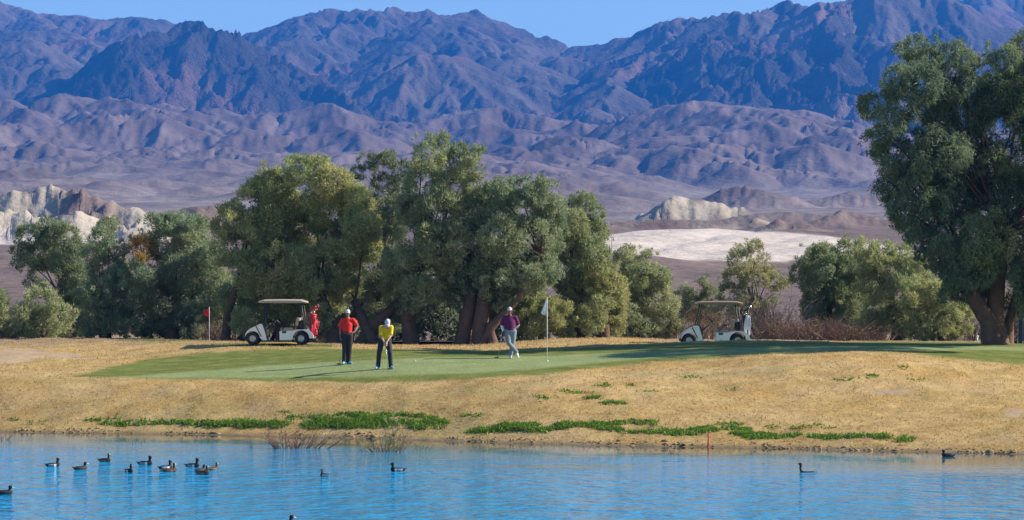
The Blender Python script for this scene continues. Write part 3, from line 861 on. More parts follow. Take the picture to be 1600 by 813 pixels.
tree('dense dark tamarisk with a thick leaning limb behind the golfer in purple', 101, 752,
     [(782, 302, 26), (812, 296, 24), (845, 300, 26), (865, 320, 20), (775, 335, 32), (820, 335, 38), (858, 350, 28), (780, 372, 36), (825, 380, 42), (862, 385, 22), (765, 410, 34), (808, 420, 40), (848, 415, 28), (742, 440, 26), (785, 455, 34), (825, 450, 28), (770, 480, 24), (838, 438, 26, -1.0), (860, 428, 18, -1.0)],
     trunks=[([(722, 543, 0), (728, 510, 0), (740, 450, .2)], .34, .24), ([(752, 542, -.5), (752, 505, -.4), (758, 450, -.2)], .36, .24), ([(752, 542, -.7), (768, 510, -.8), (800, 478, -.8), (835, 430, -.4), (845, 400, 0)], .19, .09), ([(772, 541, -.9), (768, 522, -.8), (764, 505, -.6)], .2, .12)], tint=(.07, .1, .058), tint2=(.11, .13, .066), deep=1.4, trunk_r=.28,
     patches=[(872, 442, 12, (.30, .2, .06))])
tree('upright tamarisk with a ragged top leaning over the olive bushes behind the white flag', 104, 905,
     [(892, 322, 18), (912, 318, 18), (930, 335, 16), (898, 352, 28), (928, 365, 24), (945, 385, 16), (890, 392, 32), (925, 400, 30), (885, 430, 30), (918, 440, 32), (885, 462, 26), (905, 485, 28), (880, 505, 22)], tint=(.085, .112, .056), tint2=(.13, .138, .062), trunk_r=.22, deep=1.2)
tree('mid-height olive tamarisk stepping down from the ragged-topped tree', 103, 945, [(935, 430, 26), (948, 455, 30), (930, 478, 28), (955, 490, 26), (925, 505, 24), (960, 512, 18)], tint=(.11, .128, .058), tint2=OL, trunk_r=.18, deep=.8, name='tamarisk_bush', cat='bush')
tree('low olive bush under the leaning limb beside the white flag', 102, 845, [(822, 478, 22), (850, 480, 24), (875, 492, 24), (830, 505, 26), (860, 512, 22), (800, 505, 20), (885, 515, 16)], tint=(.105, .128, .055), tint2=OL, name='tamarisk_bush', cat='bush', trunk_r=.1, deep=.7)
tree('wide feathery tamarisk closing the central clump near the desert gap', 108, 1000,
     [(980, 402, 20), (1010, 408, 20), (965, 428, 26), (1000, 432, 28), (1028, 440, 24), (975, 462, 32), (1015, 465, 32), (1042, 480, 22), (965, 495, 28), (1000, 500, 30), (1040, 505, 24), (1055, 515, 12), (1020, 518, 16), (980, 520, 16)], tint=(.10, .125, .062), tint2=PALE, trunk_r=.2, deep=1.0)
# right
tree('small round tamarisk bush behind the cart with the black bag', 122, 1095, [(1072, 462, 18), (1092, 452, 20), (1112, 468, 20), (1085, 485, 22), (1112, 492, 20), (1065, 492, 18)], tint=(.085, .105, .055), tint2=(.14, .14, .07), name='tamarisk_bush', cat='bush', trunk_r=.1, deep=.6)
tree('loose olive tamarisk with bare grey twigs among its branches behind the golf cart', 118, 1190, [(1162, 390, 14), (1180, 386, 12), (1155, 410, 20), (1188, 412, 20), (1205, 428, 14), (1150, 438, 22), (1180, 442, 24), (1140, 462, 20), (1218, 450, 14), (1228, 440, 10), (1168, 470, 18), (1135, 485, 16), (1150, 495, 16), (1185, 480, 16), (1115, 490, 14), (1170, 500, 12), (1205, 470, 12)], tint=(.11, .125, .06), tint2=(.16, .155, .075), dens=.75, trunk_r=.14, deep=.7)
tree('dark full tamarisk thicket standing over the dry brush beyond the cart with the shade-brown roof', 116, 1300, [(1268, 402, 22), (1292, 396, 22), (1318, 392, 22), (1262, 425, 24), (1295, 425, 30), (1330, 420, 28), (1272, 450, 26), (1308, 455, 30), (1340, 450, 28), (1300, 480, 24), (1335, 485, 26), (1270, 478, 20), (1318, 505, 20), (1345, 510, 18), (1285, 500, 18), (1305, 520, 14), (1268, 505, 14), (1340, 522, 12)], tint=(.078, .108, .054), tint2=(.12, .13, .058), trunk_r=.18, deep=1.0)
tree('pale-tipped tamarisk thicket with a rounded lit flank beside the big trunk', 113, 1400, [(1352, 388, 20), (1380, 392, 22), (1408, 402, 24), (1362, 412, 26), (1395, 425, 30), (1430, 425, 26), (1370, 450, 30), (1408, 458, 32), (1445, 452, 26), (1378, 485, 28), (1415, 492, 30), (1375, 510, 20), (1400, 518, 16), (1355, 505, 20), (1430, 515, 18), (1370, 524, 14), (1395, 500, 22), (1418, 526, 12)], tint=(.095, .122, .055), tint2=(.16, .16, .07), trunk_r=.2, deep=1.1)
tree('low spreading tamarisk bush against the big leaning trunk', 110, 1470, [(1462, 462, 24), (1488, 475, 24), (1450, 490, 26), (1480, 500, 26), (1505, 500, 20), (1440, 512, 20), (1515, 515, 12), (1495, 518, 14), (1460, 520, 14), (1425, 475, 22), (1478, 452, 16), (1445, 525, 12), (1480, 524, 12), (1430, 450, 20), (1510, 480, 14)], tint=(.10, .128, .055), tint2=(.165, .165, .065), name='tamarisk_bush', cat='bush', trunk_r=.12, deep=.8)
# the big tree on the right
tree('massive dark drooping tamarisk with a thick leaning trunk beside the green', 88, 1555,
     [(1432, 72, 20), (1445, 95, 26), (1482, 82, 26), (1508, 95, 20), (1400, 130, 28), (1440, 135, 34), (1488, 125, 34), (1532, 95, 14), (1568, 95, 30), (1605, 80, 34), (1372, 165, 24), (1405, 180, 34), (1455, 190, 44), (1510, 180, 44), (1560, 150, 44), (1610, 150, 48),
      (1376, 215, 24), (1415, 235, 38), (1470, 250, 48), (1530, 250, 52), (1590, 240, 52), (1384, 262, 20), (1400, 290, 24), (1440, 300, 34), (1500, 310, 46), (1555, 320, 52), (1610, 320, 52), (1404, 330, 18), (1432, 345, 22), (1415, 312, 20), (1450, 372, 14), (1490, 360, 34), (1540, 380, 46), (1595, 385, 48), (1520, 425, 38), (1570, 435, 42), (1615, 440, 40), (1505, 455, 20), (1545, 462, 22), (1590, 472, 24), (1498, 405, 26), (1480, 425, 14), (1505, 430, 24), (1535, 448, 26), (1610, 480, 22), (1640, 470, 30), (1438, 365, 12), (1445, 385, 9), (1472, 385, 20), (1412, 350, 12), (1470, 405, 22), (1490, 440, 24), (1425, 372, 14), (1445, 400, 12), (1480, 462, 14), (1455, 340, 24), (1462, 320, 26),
      (1660, 120, 60), (1665, 220, 64), (1670, 320, 64), (1660, 410, 56), (1730, 200, 60), (1740, 320, 60), (1700, 180, 58, -4), (1705, 280, 58, -4.5), (1765, 230, 60, -5), (1745, 140, 55, -3.5), (1720, 360, 50, -4.5)],  # last lobes set forward out of view, added to thicken the cast shadow
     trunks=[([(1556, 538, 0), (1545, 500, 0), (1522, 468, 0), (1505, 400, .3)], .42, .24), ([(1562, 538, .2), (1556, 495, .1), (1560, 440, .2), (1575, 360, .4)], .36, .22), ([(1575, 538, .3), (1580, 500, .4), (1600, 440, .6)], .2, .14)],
     tint=(.046, .07, .044), tint2=(.085, .105, .046), leaf=(.17, .034), droop=.65, deep=2.0, trunk_r=.34, back=.65, dens=.85)  # leaf tint lowered to put the tree's shade into its colour


# dark undergrowth that closes the view between the trunks
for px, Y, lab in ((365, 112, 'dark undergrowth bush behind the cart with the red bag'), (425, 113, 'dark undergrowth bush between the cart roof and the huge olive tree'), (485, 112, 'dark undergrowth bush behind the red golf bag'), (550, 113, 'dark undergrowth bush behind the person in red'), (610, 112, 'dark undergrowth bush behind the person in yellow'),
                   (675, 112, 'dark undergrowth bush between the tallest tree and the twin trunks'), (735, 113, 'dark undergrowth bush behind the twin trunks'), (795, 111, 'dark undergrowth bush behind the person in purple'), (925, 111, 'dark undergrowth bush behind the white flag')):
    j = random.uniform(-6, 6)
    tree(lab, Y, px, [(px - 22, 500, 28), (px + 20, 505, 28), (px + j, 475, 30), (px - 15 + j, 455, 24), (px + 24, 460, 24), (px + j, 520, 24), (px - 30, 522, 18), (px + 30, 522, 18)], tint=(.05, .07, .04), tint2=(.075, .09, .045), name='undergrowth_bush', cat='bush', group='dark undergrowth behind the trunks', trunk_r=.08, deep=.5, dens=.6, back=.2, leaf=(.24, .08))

# ---- bare brown brush
def shrub(name, label, base, w, h, n, col, cat='bush', group=None, depth=None, lean=0.0, rad=.012, fork=2, arch=.25):
    root = None
    tb = []
    for i in range(n):
        b = Vector(base) + Vector((random.gauss(0, w * .22), random.gauss(0, (depth or w) * .18), -.05))
        tb.append(([Vector(base) - Vector((0, 0, .16)), Vector(base).lerp(b, .5) - Vector((0, 0, .12)), b], [rad, rad, rad], dict(nseg=3)))
        a = random.gauss(lean, .5); el = random.uniform(.55, 1.0)
        L = h * random.uniform(.55, 1.08)
        tip = b + Vector((math.sin(a) * L * .6 + (b.x - base[0]) * .8, random.gauss(0, .25) * L, L * el))
        pts = curve_pts(b, tip, 4, 0, arch)
        tb.append((pts, list(np.linspace(rad, rad * .35, 5)), dict(nseg=3)))
        for _ in range(fork):
            s = pts[random.choice([1, 2, 3])]
            t2 = s + Vector((random.gauss(0, .3), random.gauss(0, .3), random.uniform(.1, .5))) * L * .55
            tb.append((curve_pts(s, t2, 3, 0, .3), list(np.linspace(rad * .55, rad * .25, 4)), dict(nseg=3)))
    c0 = np.array(col)
    me = tubes_mesh(name, tb, Vector(base), cap=False, col=lambda: c0 * random.uniform(.6, 1.4))
    o = link(name, me, TWIG)
    o.location = base
    tag(o, label, cat, group)
    return o
GB = 'bare brown brush behind the brown-roofed cart'
for i, (px, Y, w, h, n, c) in enumerate([(1080, 108, 2.0, 1.6, 110, (.24, .17, .11)), (1128, 110, 1.8, 1.7, 110, (.26, .18, .12)), (1175, 112, 1.8, 1.5, 100, (.22, .17, .13)), (1212, 108, 1.9, 1.4, 120, (.24, .17, .12)),
        (1252, 106, 1.9, 1.3, 120, (.26, .17, .12)), (1290, 105, 1.8, 1.25, 120, (.25, .165, .115)), (1328, 104, 1.8, 1.0, 110, (.24, .16, .11)), (1365, 104, 1.4, .8, 80, (.24, .16, .11)), (1200, 114, 2.0, 2.6, 130, (.23, .19, .15)),
        (1575, 112, 2.0, 2.6, 120, (.26, .19, .15)), (1615, 111, 2.2, 2.4, 120, (.27, .19, .15)), (1525, 113, 1.6, 1.6, 80, (.25, .18, .13)), (500, 108, 1.4, .8, 60, (.2, .15, .1)), (335, 106, 1.4, 1.1, 70, (.2, .14, .1))]):
    lab = 'leafless brown brush in the thicket between the cart with the shade-brown roof and the dark trees'
    if i == 8: lab = 'tall tangle of bare grey twigs on the loose olive tamarisk'
    if i in (9, 10): lab = 'pinkish bare brush behind the big leaning trunk and posts'
    if i == 11: lab = 'short bare brush between the low bush and the big trunk'
    if i == 12: lab = 'small dry brush in the shade under the huge olive tamarisk'
    if i == 13: lab = 'dry brush beside the red flag under the trees'
    shrub('dry_brush', lab, on_ground(px, Y), w, h, n, c, group=GB if i < 8 else ('brush behind the big trunk' if i in (9, 10) else None), fork=4, rad=.014)

# ---- twiggy plants standing in the pond
def pond_pt(px, py):
    Y = FP * CH / (py - HY)
    return Vector(((px - CX) / FP * Y, Y, 0.0))
GW = 'tiny twigs standing in the shallows'
shrub('water_shrub', 'wide thin reddish-brown shrub standing in the shallows by the weeds', pond_pt(458, 701), 1.5, .75, 60, (.30, .17, .11), depth=.5, rad=.012, fork=2)
shrub('water_shrub', 'tall green-brown shrub with one upright stem in the shallows', pond_pt(604, 706), 1.0, .55, 46, (.32, .23, .10), depth=.4, rad=.011, fork=3)
shrub('water_shrub', 'slender upright grey-green stem above the green-brown shrub', pond_pt(606, 705), .25, 1.15, 14, (.24, .23, .11), depth=.2, rad=.011, fork=5)
shrub('water_shrub', 'single dark curved twig beside the wide reddish shrub', pond_pt(395, 700), .25, .4, 4, (.1, .08, .07), depth=.2, rad=.008)
for px, py, h, n in ((208, 693, .22, 8), (1048, 709, .25, 9), (757, 706, .2, 6), (660, 703, .25, 8), (712, 707, .15, 5)):
    shrub('water_twig', 'tiny cluster of thin dry stems poking out of the water near the bank', pond_pt(px, py), .35, h, n, (.24, .17, .1), group=GW, depth=.15, rad=.009)
shrub('water_shrub', 'pinkish dry stems in the water at the weedless end of the bank', pond_pt(6, 688), .5, .45, 16, (.28, .18, .14), depth=.2, rad=.007)

# ---- green weeds along the bank (nobody could count them)
def scatter_mesh(name, P, hgt, wid, cols, spread, per=1):
    n = len(P)
    ang = rng.random(n) * 2 * np.pi
    out = np.stack([np.cos(ang), np.sin(ang), np.zeros(n)], 1)
    sd = np.stack([-np.sin(ang), np.cos(ang), np.zeros(n)], 1)
    tip = P + np.array([0, 0, 1]) * hgt[:, None] + out * (spread * hgt * rng.random(n))[:, None]
    V = np.stack([P - sd * wid[:, None] / 2, P + sd * wid[:, None] / 2, tip], 1).reshape(-1, 3)
    return np_mesh(name, V, np.arange(len(V)).reshape(-1, 3), np.repeat(cols, 3, axis=0))

def weeds():
    pts = []
    W = [(178, 664, 22, 3, 5), (215, 661, 18, 3, 3), (262, 660, 18, 4, 5), (300, 663, 30, 3, 4), (345, 662, 26, 6, 9), (385, 663, 30, 6, 9), (425, 664, 34, 6, 9), (505, 666, 30, 6, 10), (545, 662, 40, 9, 14), (580, 655, 26, 8, 10), (555, 650, 22, 4, 6),
         (610, 663, 26, 6, 9), (655, 660, 40, 5, 7), (690, 655, 22, 3, 5), (620, 650, 40, 4, 4), (655, 668, 26, 4, 5), (755, 674, 20, 5, 7), (800, 668, 34, 7, 10), (850, 671, 32, 5, 8), (905, 666, 38, 7, 10), (955, 671, 22, 4, 5), (1060, 678, 28, 5, 8), (1095, 673, 32, 6, 9),
         (1160, 672, 22, 4, 6), (1180, 680, 30, 6, 10), (1240, 681, 30, 3, 5), (1285, 683, 32, 4, 6), (1335, 683, 28, 3, 5), (1370, 684, 32, 4, 5), (1415, 689, 14, 3, 3), (1150, 662, 20, 3, 3), (1000, 675, 26, 3, 4), (925, 622, 16, 4, 4), (915, 612, 12, 2, 2), (960, 630, 24, 3, 3), (850, 622, 12, 2, 2.5), (945, 602, 14, 2, 2),
         (985, 603, 10, 2, 1.5), (1010, 612, 10, 2, 1.2), (1080, 590, 14, 2, 1.6), (1145, 610, 8, 2, 1.2), (1320, 594, 12, 2, 1.6), (1370, 589, 18, 2, 1.6), (1430, 594, 16, 2, 1), (960, 660, 20, 3, 3), (730, 650, 18, 2, 2), (60, 661, 8, 2, 1.5), (20, 657, 10, 2, 1), (890, 612, 14, 2, 2), (1000, 660, 30, 5, 2.5), (1280, 668, 20, 3, 2), (1210, 667, 14, 2, 1.5), (1400, 575, 20, 1.5, 1), (450, 645, 14, 2, 1.2), (480, 652, 30, 4, 2), (150, 655, 30, 4, 1.2)]
    for x, y, w, h, k in W:
        n = int(w * h * k * .55)
        # several small clumps per patch
        nc = max(3, int(w * h / 14))
        cc = np.stack([x + rng.normal(0, w * .5, nc), y + rng.normal(0, h * .34, nc)], 1)
        who = rng.integers(0, nc, n)
        q = cc[who] + np.stack([rng.normal(0, 5.5, n), rng.normal(0, 1.0, n)], 1)
        pts.append(q)
    q = np.concatenate(pts)
    Ys = np.arange(62, 90, .1)
    P = []
    # distance for each pixel from a coarse lookup
    lut = {}
    for (x, y) in q:
        key = (int(x // 8), int(round(y)))
        if key not in lut: lut[key] = hit(key[0] * 8 + 4, key[1])
        Y = lut[key] + random.uniform(-.12, .12)
        P.append(((x - CX) / FP * Y, Y))
    P = np.array(P)
    Z = gh(P[:, 0], P[:, 1])
    ok = Z > .06
    P3 = np.stack([P[:, 0], P[:, 1], Z - .01], 1)[ok]
    P3 = np.repeat(P3, 3, axis=0) + rng.normal(0, .025, (len(P3) * 3, 3)) * np.array([1, 1, .2])
    n = len(P3)
    c = np.array([.13, .27, .02]) * rng.uniform(.55, 1.45, (n, 1)) + rng.normal(0, .012, (n, 3)) * np.array([1, .5, .3])
    dd = rng.random(n) < .12
    c[dd] = np.array([.42, .33, .13]) * rng.uniform(.7, 1.2, (dd.sum(), 1))
    me = scatter_mesh('bank_weeds', P3, rng.uniform(.02, .085, n), rng.uniform(.03, .07, n), np.clip(c, .01, 1), 1.3)
    tag(link('bank_weeds', me, WEED), 'patches of low bright green weeds along the dry bank', 'weeds', kind='stuff')
weeds()

def straw():
    n = 330000
    X = rng.uniform(-27, 27, n); Y = rng.uniform(62, 100, n)
    # fewer blades with distance
    Y = 62 + 38 * rng.random(n) ** 1.6
    Z0 = gh0(X, Y)
    g, f = green_mask(X, Y, Z0)
    cl = fbm(X * 2.2, Y * 2.2, 3)
    ok = (Z0 > .04) & (rng.random(n) > f * 1.0) & (cl + rng.normal(0, .35, n) > -.25) & (np.abs(X) < Y * .33)
    X, Y = X[ok], Y[ok]; cl = cl[ok]
    Z = gh(X, Y); n = len(X)
    px = CX + FP * X / Y; py = HY - FP * (Z - CH) / Y
    bare = np.zeros(n, bool)
    for bx, by, bw, bh in BARE: bare |= ((px - bx) / bw) ** 2 + ((py - by) / bh) ** 2 < .9
    P = np.stack([X, Y, Z - .008], 1)[~bare]; n = len(P)
    mix = rng.random((n, 1))
    c = np.array([.52, .38, .18]) * (1 - mix) + np.array([.45, .30, .12]) * mix
    c = c * rng.uniform(.75, 1.25, (n, 1))
    grn = rng.random(n) < .04
    c[grn] = np.array([.2, .22, .07]) * rng.uniform(.7, 1.3, (grn.sum(), 1))
    hgt = rng.uniform(.018, .06, n) * (1 + .8 * (rng.random(n) < .06))
    me = scatter_mesh('dry_grass', P, hgt, rng.uniform(.02, .045, n), np.clip(c, .02, 1), 1.6)
    tag(link('dry_grass', me, STRAW), 'short dry tan grass covering the bank', 'grass', kind='stuff')
straw()

def clods():
    """crumbled lumps of earth along the waterline."""
    V = []; F = []; CL = []
    bm = bmesh.new(); bmesh.ops.create_icosphere(bm, subdivisions=1, radius=1); bm.verts.ensure_lookup_table()
    iv = np.array([v.co[:] for v in bm.verts]); jf = np.array([[v.index for v in f.verts] for f in bm.faces]); bm.free()
    ks = sorted(COLS); n = 1100
    for i in range(n):
        px = rng.uniform(-60, 1680)
        if pnoise(np.array([px / 60.0]), np.array([3.3]))[0] + rng.normal(0, .3) < 0: continue
        Y = np.interp(px, ks, [COLS[k][0] for k in ks]) + abs(rng.normal(0, .22)) - .05
        X = (px - CX) / FP * Y; z = float(gh(np.array([X]), np.array([Y]))[0])
        r = rng.uniform(.012, .04) * (1 + (rng.random() < .06))
        v = iv * r * rng.uniform(.6, 1.4, (1, 3)) * np.array([1.3, 1, .7]) * rng.uniform(.8, 1.2, (len(iv), 1)) + np.array([X, Y, z + r * .1])
        F.append(jf + len(V) * len(iv)); V.append(v)
        CL.append(np.repeat([np.array([.30, .215, .125]) * rng.uniform(.45, 1.3)], len(iv), axis=0))
    me = np_mesh('bank_clods', np.concatenate(V), np.concatenate(F), np.concatenate(CL))
    tag(link('bank_clods', me, TWIG), 'crumbled earth lumps along the waterline', 'earth', kind='stuff')
clods()

# ------------------------------------------------------------------ modelling helpers for objects
def bm_obj(name, bm, mat=None, parent=None, smooth=False, bevel=0.0):
    if bevel:
        bmesh.ops.bevel(bm, geom=[e for e in bm.edges if e.calc_face_angle(0) > .5], offset=bevel, segments=2, profile=.6, affect='EDGES', clamp_overlap=True)
    bmesh.ops.recalc_face_normals(bm, faces=bm.faces)
    me = bpy.data.meshes.new(name)
    bm.to_mesh(me); bm.free()
    o = link(name, me, mat, parent, smooth)
    return o

def add_tube(bm, pts, rad, nseg=8, cap=True, flat=None):
    """tapered tube; flat=(axis, ratio) squashes the section along an axis."""
    pts = [Vector(p) for p in pts]
    rings = []
    for i, p in enumerate(pts):
        d = (pts[min(i + 1, len(pts) - 1)] - pts[max(i - 1, 0)]).normalized()
        ref = Vector((1, 0, 0)) if abs(d.x) < .8 else Vector((0, 1, 0))
        a = (ref - d * ref.dot(d)).normalized(); b = d.cross(a)
        r = rad[i] if isinstance(rad, (list, tuple)) else rad
        ra, rb = (r if isinstance(r, tuple) else (r, r))
        rings.append([bm.verts.new(p + a * (ra * math.cos(2 * math.pi * k / nseg)) + b * (rb * math.sin(2 * math.pi * k / nseg))) for k in range(nseg)])
    for r0, r1 in zip(rings[:-1], rings[1:]):
        for k in range(nseg):
            bm.faces.new((r0[k], r0[(k + 1) % nseg], r1[(k + 1) % nseg], r1[k]))
    if cap:
        bm.faces.new(rings[0][::-1]); bm.faces.new(rings[-1])
    return rings

def add_ball(bm, c, r, seg=10, rings=7):
    r = r if isinstance(r, (tuple, list)) else (r, r, r)
    res = bmesh.ops.create_uvsphere(bm, u_segments=seg, v_segments=rings, radius=1)
    for v in res['verts']:
        v.co = Vector((c[0] + v.co.x * r[0], c[1] + v.co.y * r[1], c[2] + v.co.z * r[2]))
    return res['verts']

def add_limb(bm, pts, rad, nseg=10):
    add_tube(bm, pts, rad, nseg)
    for p, r in zip(pts, rad):
        rr_ = r if isinstance(r, tuple) else (r, r)
        m = min(rr_)
        add_ball(bm, p, (rr_[0], rr_[1] if len(rr_) > 1 else rr_[0], m))

def add_box(bm, a, b):
    res = bmesh.ops.create_cube(bm, size=1)
    for v in res['verts']:
        v.co = Vector(tuple((a[i] + b[i]) / 2 + v.co[i] * (b[i] - a[i]) for i in range(3)))
    return res['verts']

def add_profile(bm, pts, y0, y1):
    lo = [bm.verts.new((x, y0, z)) for x, z in pts]; hi = [bm.verts.new((x, y1, z)) for x, z in pts]
    n = len(pts)
    bm.faces.new(lo); bm.faces.new(hi[::-1])
    for i in range(n):
        bm.faces.new((lo[i], hi[i], hi[(i + 1) % n], lo[(i + 1) % n]))

def remeshed(name, bm, voxel, mat, parent, smooth_it=3, colour=None, dec=0.5):
    bmesh.ops.recalc_face_normals(bm, faces=bm.faces)
    me = bpy.data.meshes.new(name + '_src'); bm.to_mesh(me); bm.free()
    t = bpy.data.objects.new(name + '_src', me); C.objects.link(t)
    m = t.modifiers.new('r', 'REMESH'); m.mode = 'VOXEL'; m.voxel_size = voxel
    if smooth_it:
        s = t.modifiers.new('s', 'SMOOTH'); s.factor = .5; s.iterations = smooth_it
    if dec < 1:
        d = t.modifiers.new('d', 'DECIMATE'); d.ratio = dec
    dg = bpy.context.evaluated_depsgraph_get()
    out = bpy.data.meshes.new_from_object(t.evaluated_get(dg))
    bpy.data.objects.remove(t); bpy.data.meshes.remove(me)
    out.name = name
    if colour is not None:
        n = len(out.vertices); co = np.empty(n * 3, np.float32); out.vertices.foreach_get('co', co)
        a = out.color_attributes.new('tint', 'FLOAT_COLOR', 'POINT')
        c4 = np.ones((n, 4), np.float32); c4[:, :3] = colour(co.reshape(-1, 3))
        a.data.foreach_set('color', c4.ravel())
    return link(name, out, mat, parent, smooth=True)

M = {}
def mat(name, *a, **k):
    if name not in M: M[name] = plain(name, *a, **k)
    return M[name]
mat('white_paint', (.80, .80, .79), .3, var=.03, coat=.4)
mat('black_plastic', (.018, .018, .02), .5, var=.2)
mat('black_rubber', (.022, .022, .023), .85, var=.2)
mat('rim_metal', (.55, .55, .56), .35, metal=.6)
mat('beige_plastic', (.42, .34, .25), .5, var=.05)
mat('roof_shade_brown', (.27, .18, .11), .55, var=.06)  # shade of the roof edge and underside put into the colour; pole shares it
mat('seat_vinyl', (.42, .33, .22), .55, var=.08)
mat('dark_metal', (.03, .03, .035), .4, metal=.4)
mat('red_nylon', (.42, .018, .04), .6, var=.2)
mat('bright_red', (.62, .02, .025), .5, var=.1)
mat('black_nylon', (.02, .02, .024), .65, var=.3)
mat('white_cloth', (.78, .77, .80), .9, var=.05, bump=.3)
mat('steel', (.62, .63, .65), .25, metal=.9)
mat('club_head', (.10, .10, .11), .35, metal=.5)
mat('navy_blue', (.03, .05, .10), .6)
mat('yellow_plastic', (.65, .42, .03), .5)

# ------------------------------------------------------------------ golf carts
def wheel(x, y, r, parent):
    def lathe(bm, prof, n=28):
        rings = []
        for k in range(n):
            t = 2 * math.pi * k / n
            rings.append([bm.verts.new((rr_ * math.cos(t), yy, rr_ * math.sin(t))) for rr_, yy in prof])
        for k in range(n):
            a, b = rings[k], rings[(k + 1) % n]
            for i in range(len(prof) - 1):
                bm.faces.new((a[i], a[i + 1], b[i + 1], b[i]))
    bm = bmesh.new()
    w = .095
    lathe(bm, [(r * .52, -w), (r * .60, -w * 1.02), (r * .86, -w * 1.05), (r * .97, -w * .8), (r, -w * .4), (r, w * .4), (r * .97, w * .8), (r * .86, w * 1.05), (r * .60, w * 1.02), (r * .52, w), (r * .52, -w)])
    t = bm_obj('wheel', bm, M['black_rubber'], parent, True)
    t.location = (x, y, r)
    bm = bmesh.new()
    lathe(bm, [(.001, -w * .45), (r * .12, -w * .5), (r * .16, -w * .75), (r * .2, -w * .45), (r * .40, -w * .35), (r * .5, -w * .9), (r * .54, -w * .98), (r * .54, w * .98), (r * .5, w * .8), (.001, w * .5)])
    for k in range(5):
        a = 2 * math.pi * k / 5
        vs = add_box(bm, (r * .14, -w * .82, -r * .05), (r * .5, -w * .36, r * .05))
        bmesh.ops.rotate(bm, verts=vs, cent=(0, 0, 0), matrix=Matrix.Rotation(a, 3, 'Y'))
    rim = bm_obj('rim', bm, M['rim_metal'], t, False)

def golf_bag(label, loc, body, trim, head_mats, towel=False):
    root = empty('golf_bag', loc, label, 'golf bag')
    bm = bmesh.new()
    add_tube(bm, [(0.06, 0, 0), (.055, 0, .08), (.03, 0, .45), (0, 0, .74), (-.01, 0, .80)], [.105, .12, .125, .13, .14], 16)
    bm_obj('bag_body', bm, body, root, True)
    bm = bmesh.new(); add_tube(bm, [(-.008, 0, .795), (-.014, 0, .86)], [.146, .142], 16); bm_obj('collar', bm, trim, root, True)
    for (x, y, z0, z1, r) in ((.15, -.03, .10, .36, .075), (.13, .02, .42, .66, .065), (.02, -.12, .12, .48, .06)):
        bm = bmesh.new(); add_tube(bm, [(x + .02, y, z0), (x, y, (z0 + z1) / 2), (x - .02, y, z1)], [r * .85, r, r * .8], 10); bm_obj('pocket', bm, body, root, True)
    bm = bmesh.new(); add_tube(bm, [(.08, -.08, .2), (.22, -.12, .35), (.25, -.12, .55), (.12, -.1, .74)], .018, 6); bm_obj('strap', bm, trim, root, True)
    spots = [(-.06, -.05, 1.02, .30), (.0, -.07, 1.10, -.1), (.05, -.03, 1.16, .5), (-.03, .04, 1.06, .1), (.06, .05, 1.12, .4), (-.08, .02, .98, -.3), (.02, .08, 1.0, .2)]
    for i, (x, y, h, a) in enumerate(spots):
        bm = bmesh.new(); add_tube(bm, [(x * .6, y * .6, .82), (x * 1.5, y * 1.4, h)], .007, 6)
        c = bm_obj('club_shaft', bm, M['steel'], root, True)
        bm = bmesh.new()
        add_tube(bm, [(x * 1.45, y * 1.4, h - .07), (x * 1.5, y * 1.4, h), (x * 1.5 + .04 * math.cos(a), y * 1.4, h + .035), (x * 1.5 + .10 * math.cos(a), y * 1.4, h + .04)], [.018, .03, .042, .028], 8)
        bm_obj('club_head', bm, head_mats[i % len(head_mats)], c, True)
    return root

